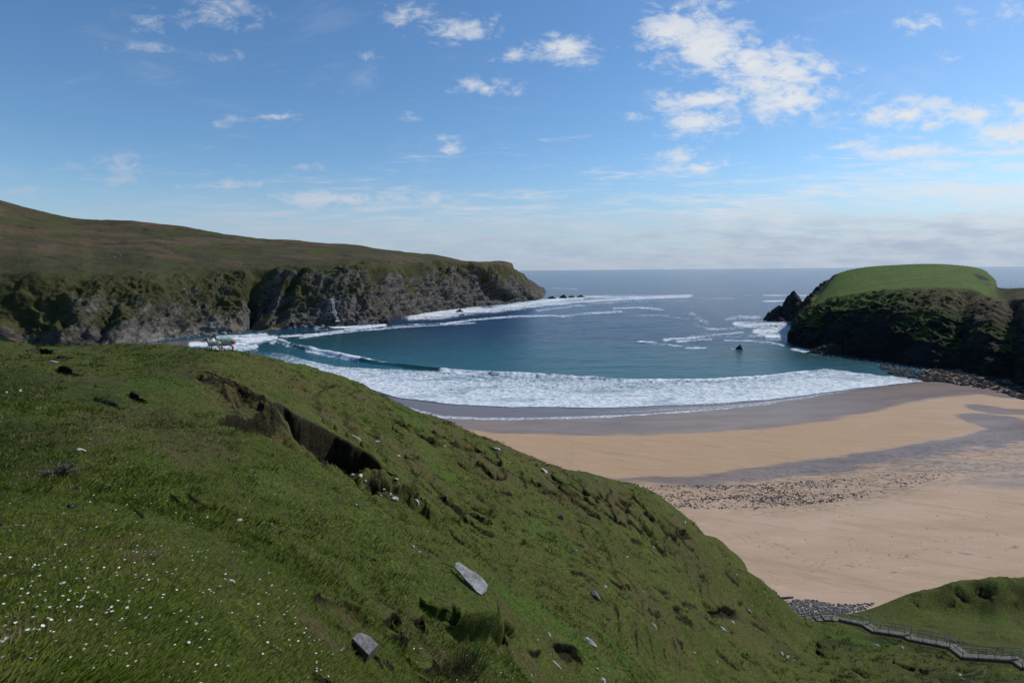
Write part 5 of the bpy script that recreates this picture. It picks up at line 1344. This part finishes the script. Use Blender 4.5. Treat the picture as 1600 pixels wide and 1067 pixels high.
def build_daisies():
    rnd = np.random.default_rng(9)
    x, y, r = polar_samples(9000, 2.0, 70, rnd, .68, 46)
    z, soil = surface(x, y)
    q = (np.stack([x, y, z + .03], 1) - CAM) @ R3; u = 800 + F * q[:, 0] / -q[:, 2]; v = 533.5 - F * q[:, 1] / -q[:, 2]
    cl = 1.5 * fbm(x / (.7 + r * .08), y / (.7 + r * .08), octs=3, seed=70)
    left = sstep(760, 350, u) * .5
    keep = (soil < .25) & (z > 3.0) & (u > -20) & (u < 1620) & (v < 1085) & (cl + left + rnd.uniform(-.25, .25, len(x)) > .30 + .12 * sstep(5, 3, r)) & ~((u < 130) & (v > 600) & (v < 850) & (rnd.uniform(0, 1, len(x)) < .6))
    x, y, z, r = [a[keep] for a in (x, y, z, r)]
    order = np.argsort(r); x, y, z, r = [a[order] for a in (x, y, z, r)]
    def flower(seed, full):
        g = random.Random(seed); bm = bmesh.new(); R = .0125
        n = 13
        for k in range(n):
            a = 2 * math.pi * k / n + g.uniform(-.08, .08); L = R * g.uniform(.85, 1.1); c, s = math.cos(a), math.sin(a); h = g.uniform(.0005, .004)
            pts = [(.003, -.0010, 0), (L * .6, -.0024, h * .7), (L, -.0012, h), (L, .0012, h), (L * .6, .0024, h * .7), (.003, .0010, 0)]
            f = bm.faces.new([bm.verts.new((px * c - py * s, px * s + py * c, pz + .030)) for px, py, pz in pts]); f.material_index = 0
        for (rad, zz) in ((.0042, .031),):
            ring = [bm.verts.new((rad * math.cos(q), rad * math.sin(q), zz)) for q in np.linspace(0, 2 * math.pi, 9)[:-1]]; top = bm.verts.new((0, 0, zz + .003))
            for k in range(8): bm.faces.new((ring[k], ring[(k + 1) % 8], top)).material_index = 1
        st = [Vector((.004, .002, -.01)), Vector((.002, 0, .012)), Vector((0, 0, .030))]
        nf = len(bm.faces); tube(bm, st, .0009, 4)
        bm.faces.ensure_lookup_table()
        for f in bm.faces[nf:]: f.material_index = 2
        me = bpy.data.meshes.new("daisy"); bm.to_mesh(me); bm.free()
        for mm in ('petal', 'yolk', 'stem'): me.materials.append(M[mm])
        return me
    fl = [flower(k, True) for k in range(5)]
    pr = random.Random(1)
    for k in range(min(300, len(x))):
        place("daisy", fl[k % 5], (x[k], y[k], z[k] + .004), pr.uniform(.5, .85), (pr.uniform(-.35, .35), pr.uniform(-.1, .55), pr.uniform(0, 6.3)), "small white daisy with yellow centre in the near turf", "daisy", "daisies open in the near turf")
    xs, ys, zz, rs = x[300:], y[300:], z[300:], r[300:]; n = len(xs)
    rad = .0095 * (1 + rs / 60) * rnd.uniform(.7, 1.2, n)
    a = np.linspace(0, 2 * math.pi, 7)[:-1]
    ring = np.stack([np.cos(a), np.sin(a), np.zeros(6)], 1)
    tx, ty = rnd.uniform(-.1, .5, n), rnd.uniform(-.5, .1, n)
    V = ring[None] * rad[:, None, None]; V[:, :, 2] = V[:, :, 0] * tx[:, None] + V[:, :, 1] * ty[:, None]
    V = V + np.stack([xs, ys, zz + .035 + rs * .0016], 1)[:, None, :]
    T = np.arange(n * 6).reshape(n, 6)
    me = tri_mesh("daisies", V.reshape(-1, 3), T, M['petal']); o = link(bpy.data.objects.new("daisies", me)); tag(o, kind="stuff")
def blade_clump(name, n, rad, lmin, lmax, w, mat, seed, spread=.5, wind=(.25, 0)):
    rnd = random.Random(seed); V, T, tint = [], [], []
    for k in range(n):
        a = rnd.uniform(0, 6.283); q = rad * rnd.random() ** .6; L = rnd.uniform(lmin, lmax); b = Vector((q * math.cos(a), q * math.sin(a), -.03))
        d = Vector((math.cos(a) * q / rad * spread + wind[0] + rnd.gauss(0, .15), math.sin(a) * q / rad * spread + wind[1] + rnd.gauss(0, .15), 1)).normalized()
        s = Vector((-d.y, d.x, 0)); s = (s.normalized() if s.length > .01 else Vector((1, 0, 0))) * w * .5
        i = len(V); ben = Vector((d.x, d.y, -.4)) * L * .22
        V += [b - s, b + s, b + d * L * .55 + s * .7, b + d * L * .55 - s * .7, b + d * L + ben]
        T += [(i, i + 1, i + 2), (i, i + 2, i + 3), (i + 3, i + 2, i + 4)]
        tint += [min(1, max(0, rnd.gauss(.5, .28)))] * 5
    return tri_mesh(name, np.array([tuple(v) for v in V]), np.array(T), mat, dict(tint=np.array(tint)))
def build_plants():
    for (u, v, lab, n, rad, l0, l1) in [(728, 1052, "tall clump of brown green rushes at the bottom of the near bank", 420, .34, .3, .62), (700, 1064, "rush clump with reddish stems beside a bare soil patch", 220, .22, .25, .48)]:
        p = hit(u, min(v, 1060), zs)
        me = blade_clump("rush_tuft", n, rad, l0, l1, .007, M['rush'], int(u), .55)
        o = bpy.data.objects.new("rush_tuft", me); o.location = p; link(o); tag(o, lab, "rushes", "rush clumps on the near bank")
    # wiry heather clump
    p = hit(88, 742, zs); rnd = random.Random(6); d = depth(p); R = 21 / F * d
    root = empty("heather_clump", p); tag(root, "low wiry heather clump with bare twigs in the left turf", "heather")
    bm = bmesh.new()
    for k in range(70):
        a = rnd.uniform(0, 6.28); q = Vector((math.cos(a), math.sin(a), 0)); pts = [Vector((0, 0, 0)) + q * R * .15]; dd = (q * rnd.uniform(.4, 1.2) + Vector((0, 0, rnd.uniform(.1, .7)))).normalized()
        for s in range(5):
            dd = (dd + Vector((rnd.gauss(0, .25), rnd.gauss(0, .25), rnd.gauss(-.05, .2)))).normalized(); pts.append(pts[-1] + dd * R * .24)
        tube(bm, pts, .0045 + .004 * rnd.random(), 5)
    bm_obj("twigs", bm, M['twig'], root)
    V, T = [], []
    for k in range(1500):
        a = rnd.uniform(0, 6.28); q = R * rnd.random() ** .5; h = rnd.uniform(0, .42) * R * (1.1 - q / R); c = Vector((q * math.cos(a), q * math.sin(a), h)); s = .006 + .006 * rnd.random()
        i = len(V); e1 = Vector((rnd.gauss(0, 1), rnd.gauss(0, 1), rnd.gauss(0, 1))).normalized() * s; e2 = Vector((rnd.gauss(0, 1), rnd.gauss(0, 1), rnd.gauss(0, 1))).normalized() * s
        V += [c - e1, c + e2, c + e1]; T.append((i, i + 1, i + 2))
    me = tri_mesh("foliage", np.array([tuple(v) for v in V]), np.array(T), M['blade'], dict(tint=np.array([rnd.uniform(0, .35) for _ in range(len(V))])))
    link(bpy.data.objects.new("foliage", me), root)
GRASS_N = 900000
# ------------------------------------------------------------------ build
build_sky()
make_materials()
build_hillside()
build_beach()
build_sea()
LEFT = build_left()
RIGHT = build_right()
build_sea_rocks()
build_waterfall()
build_loose_stones()
build_hill_stones()
build_steps()
build_fences()
build_sheep()
build_plants()
build_daisies()
build_grass()
build_tussocks()
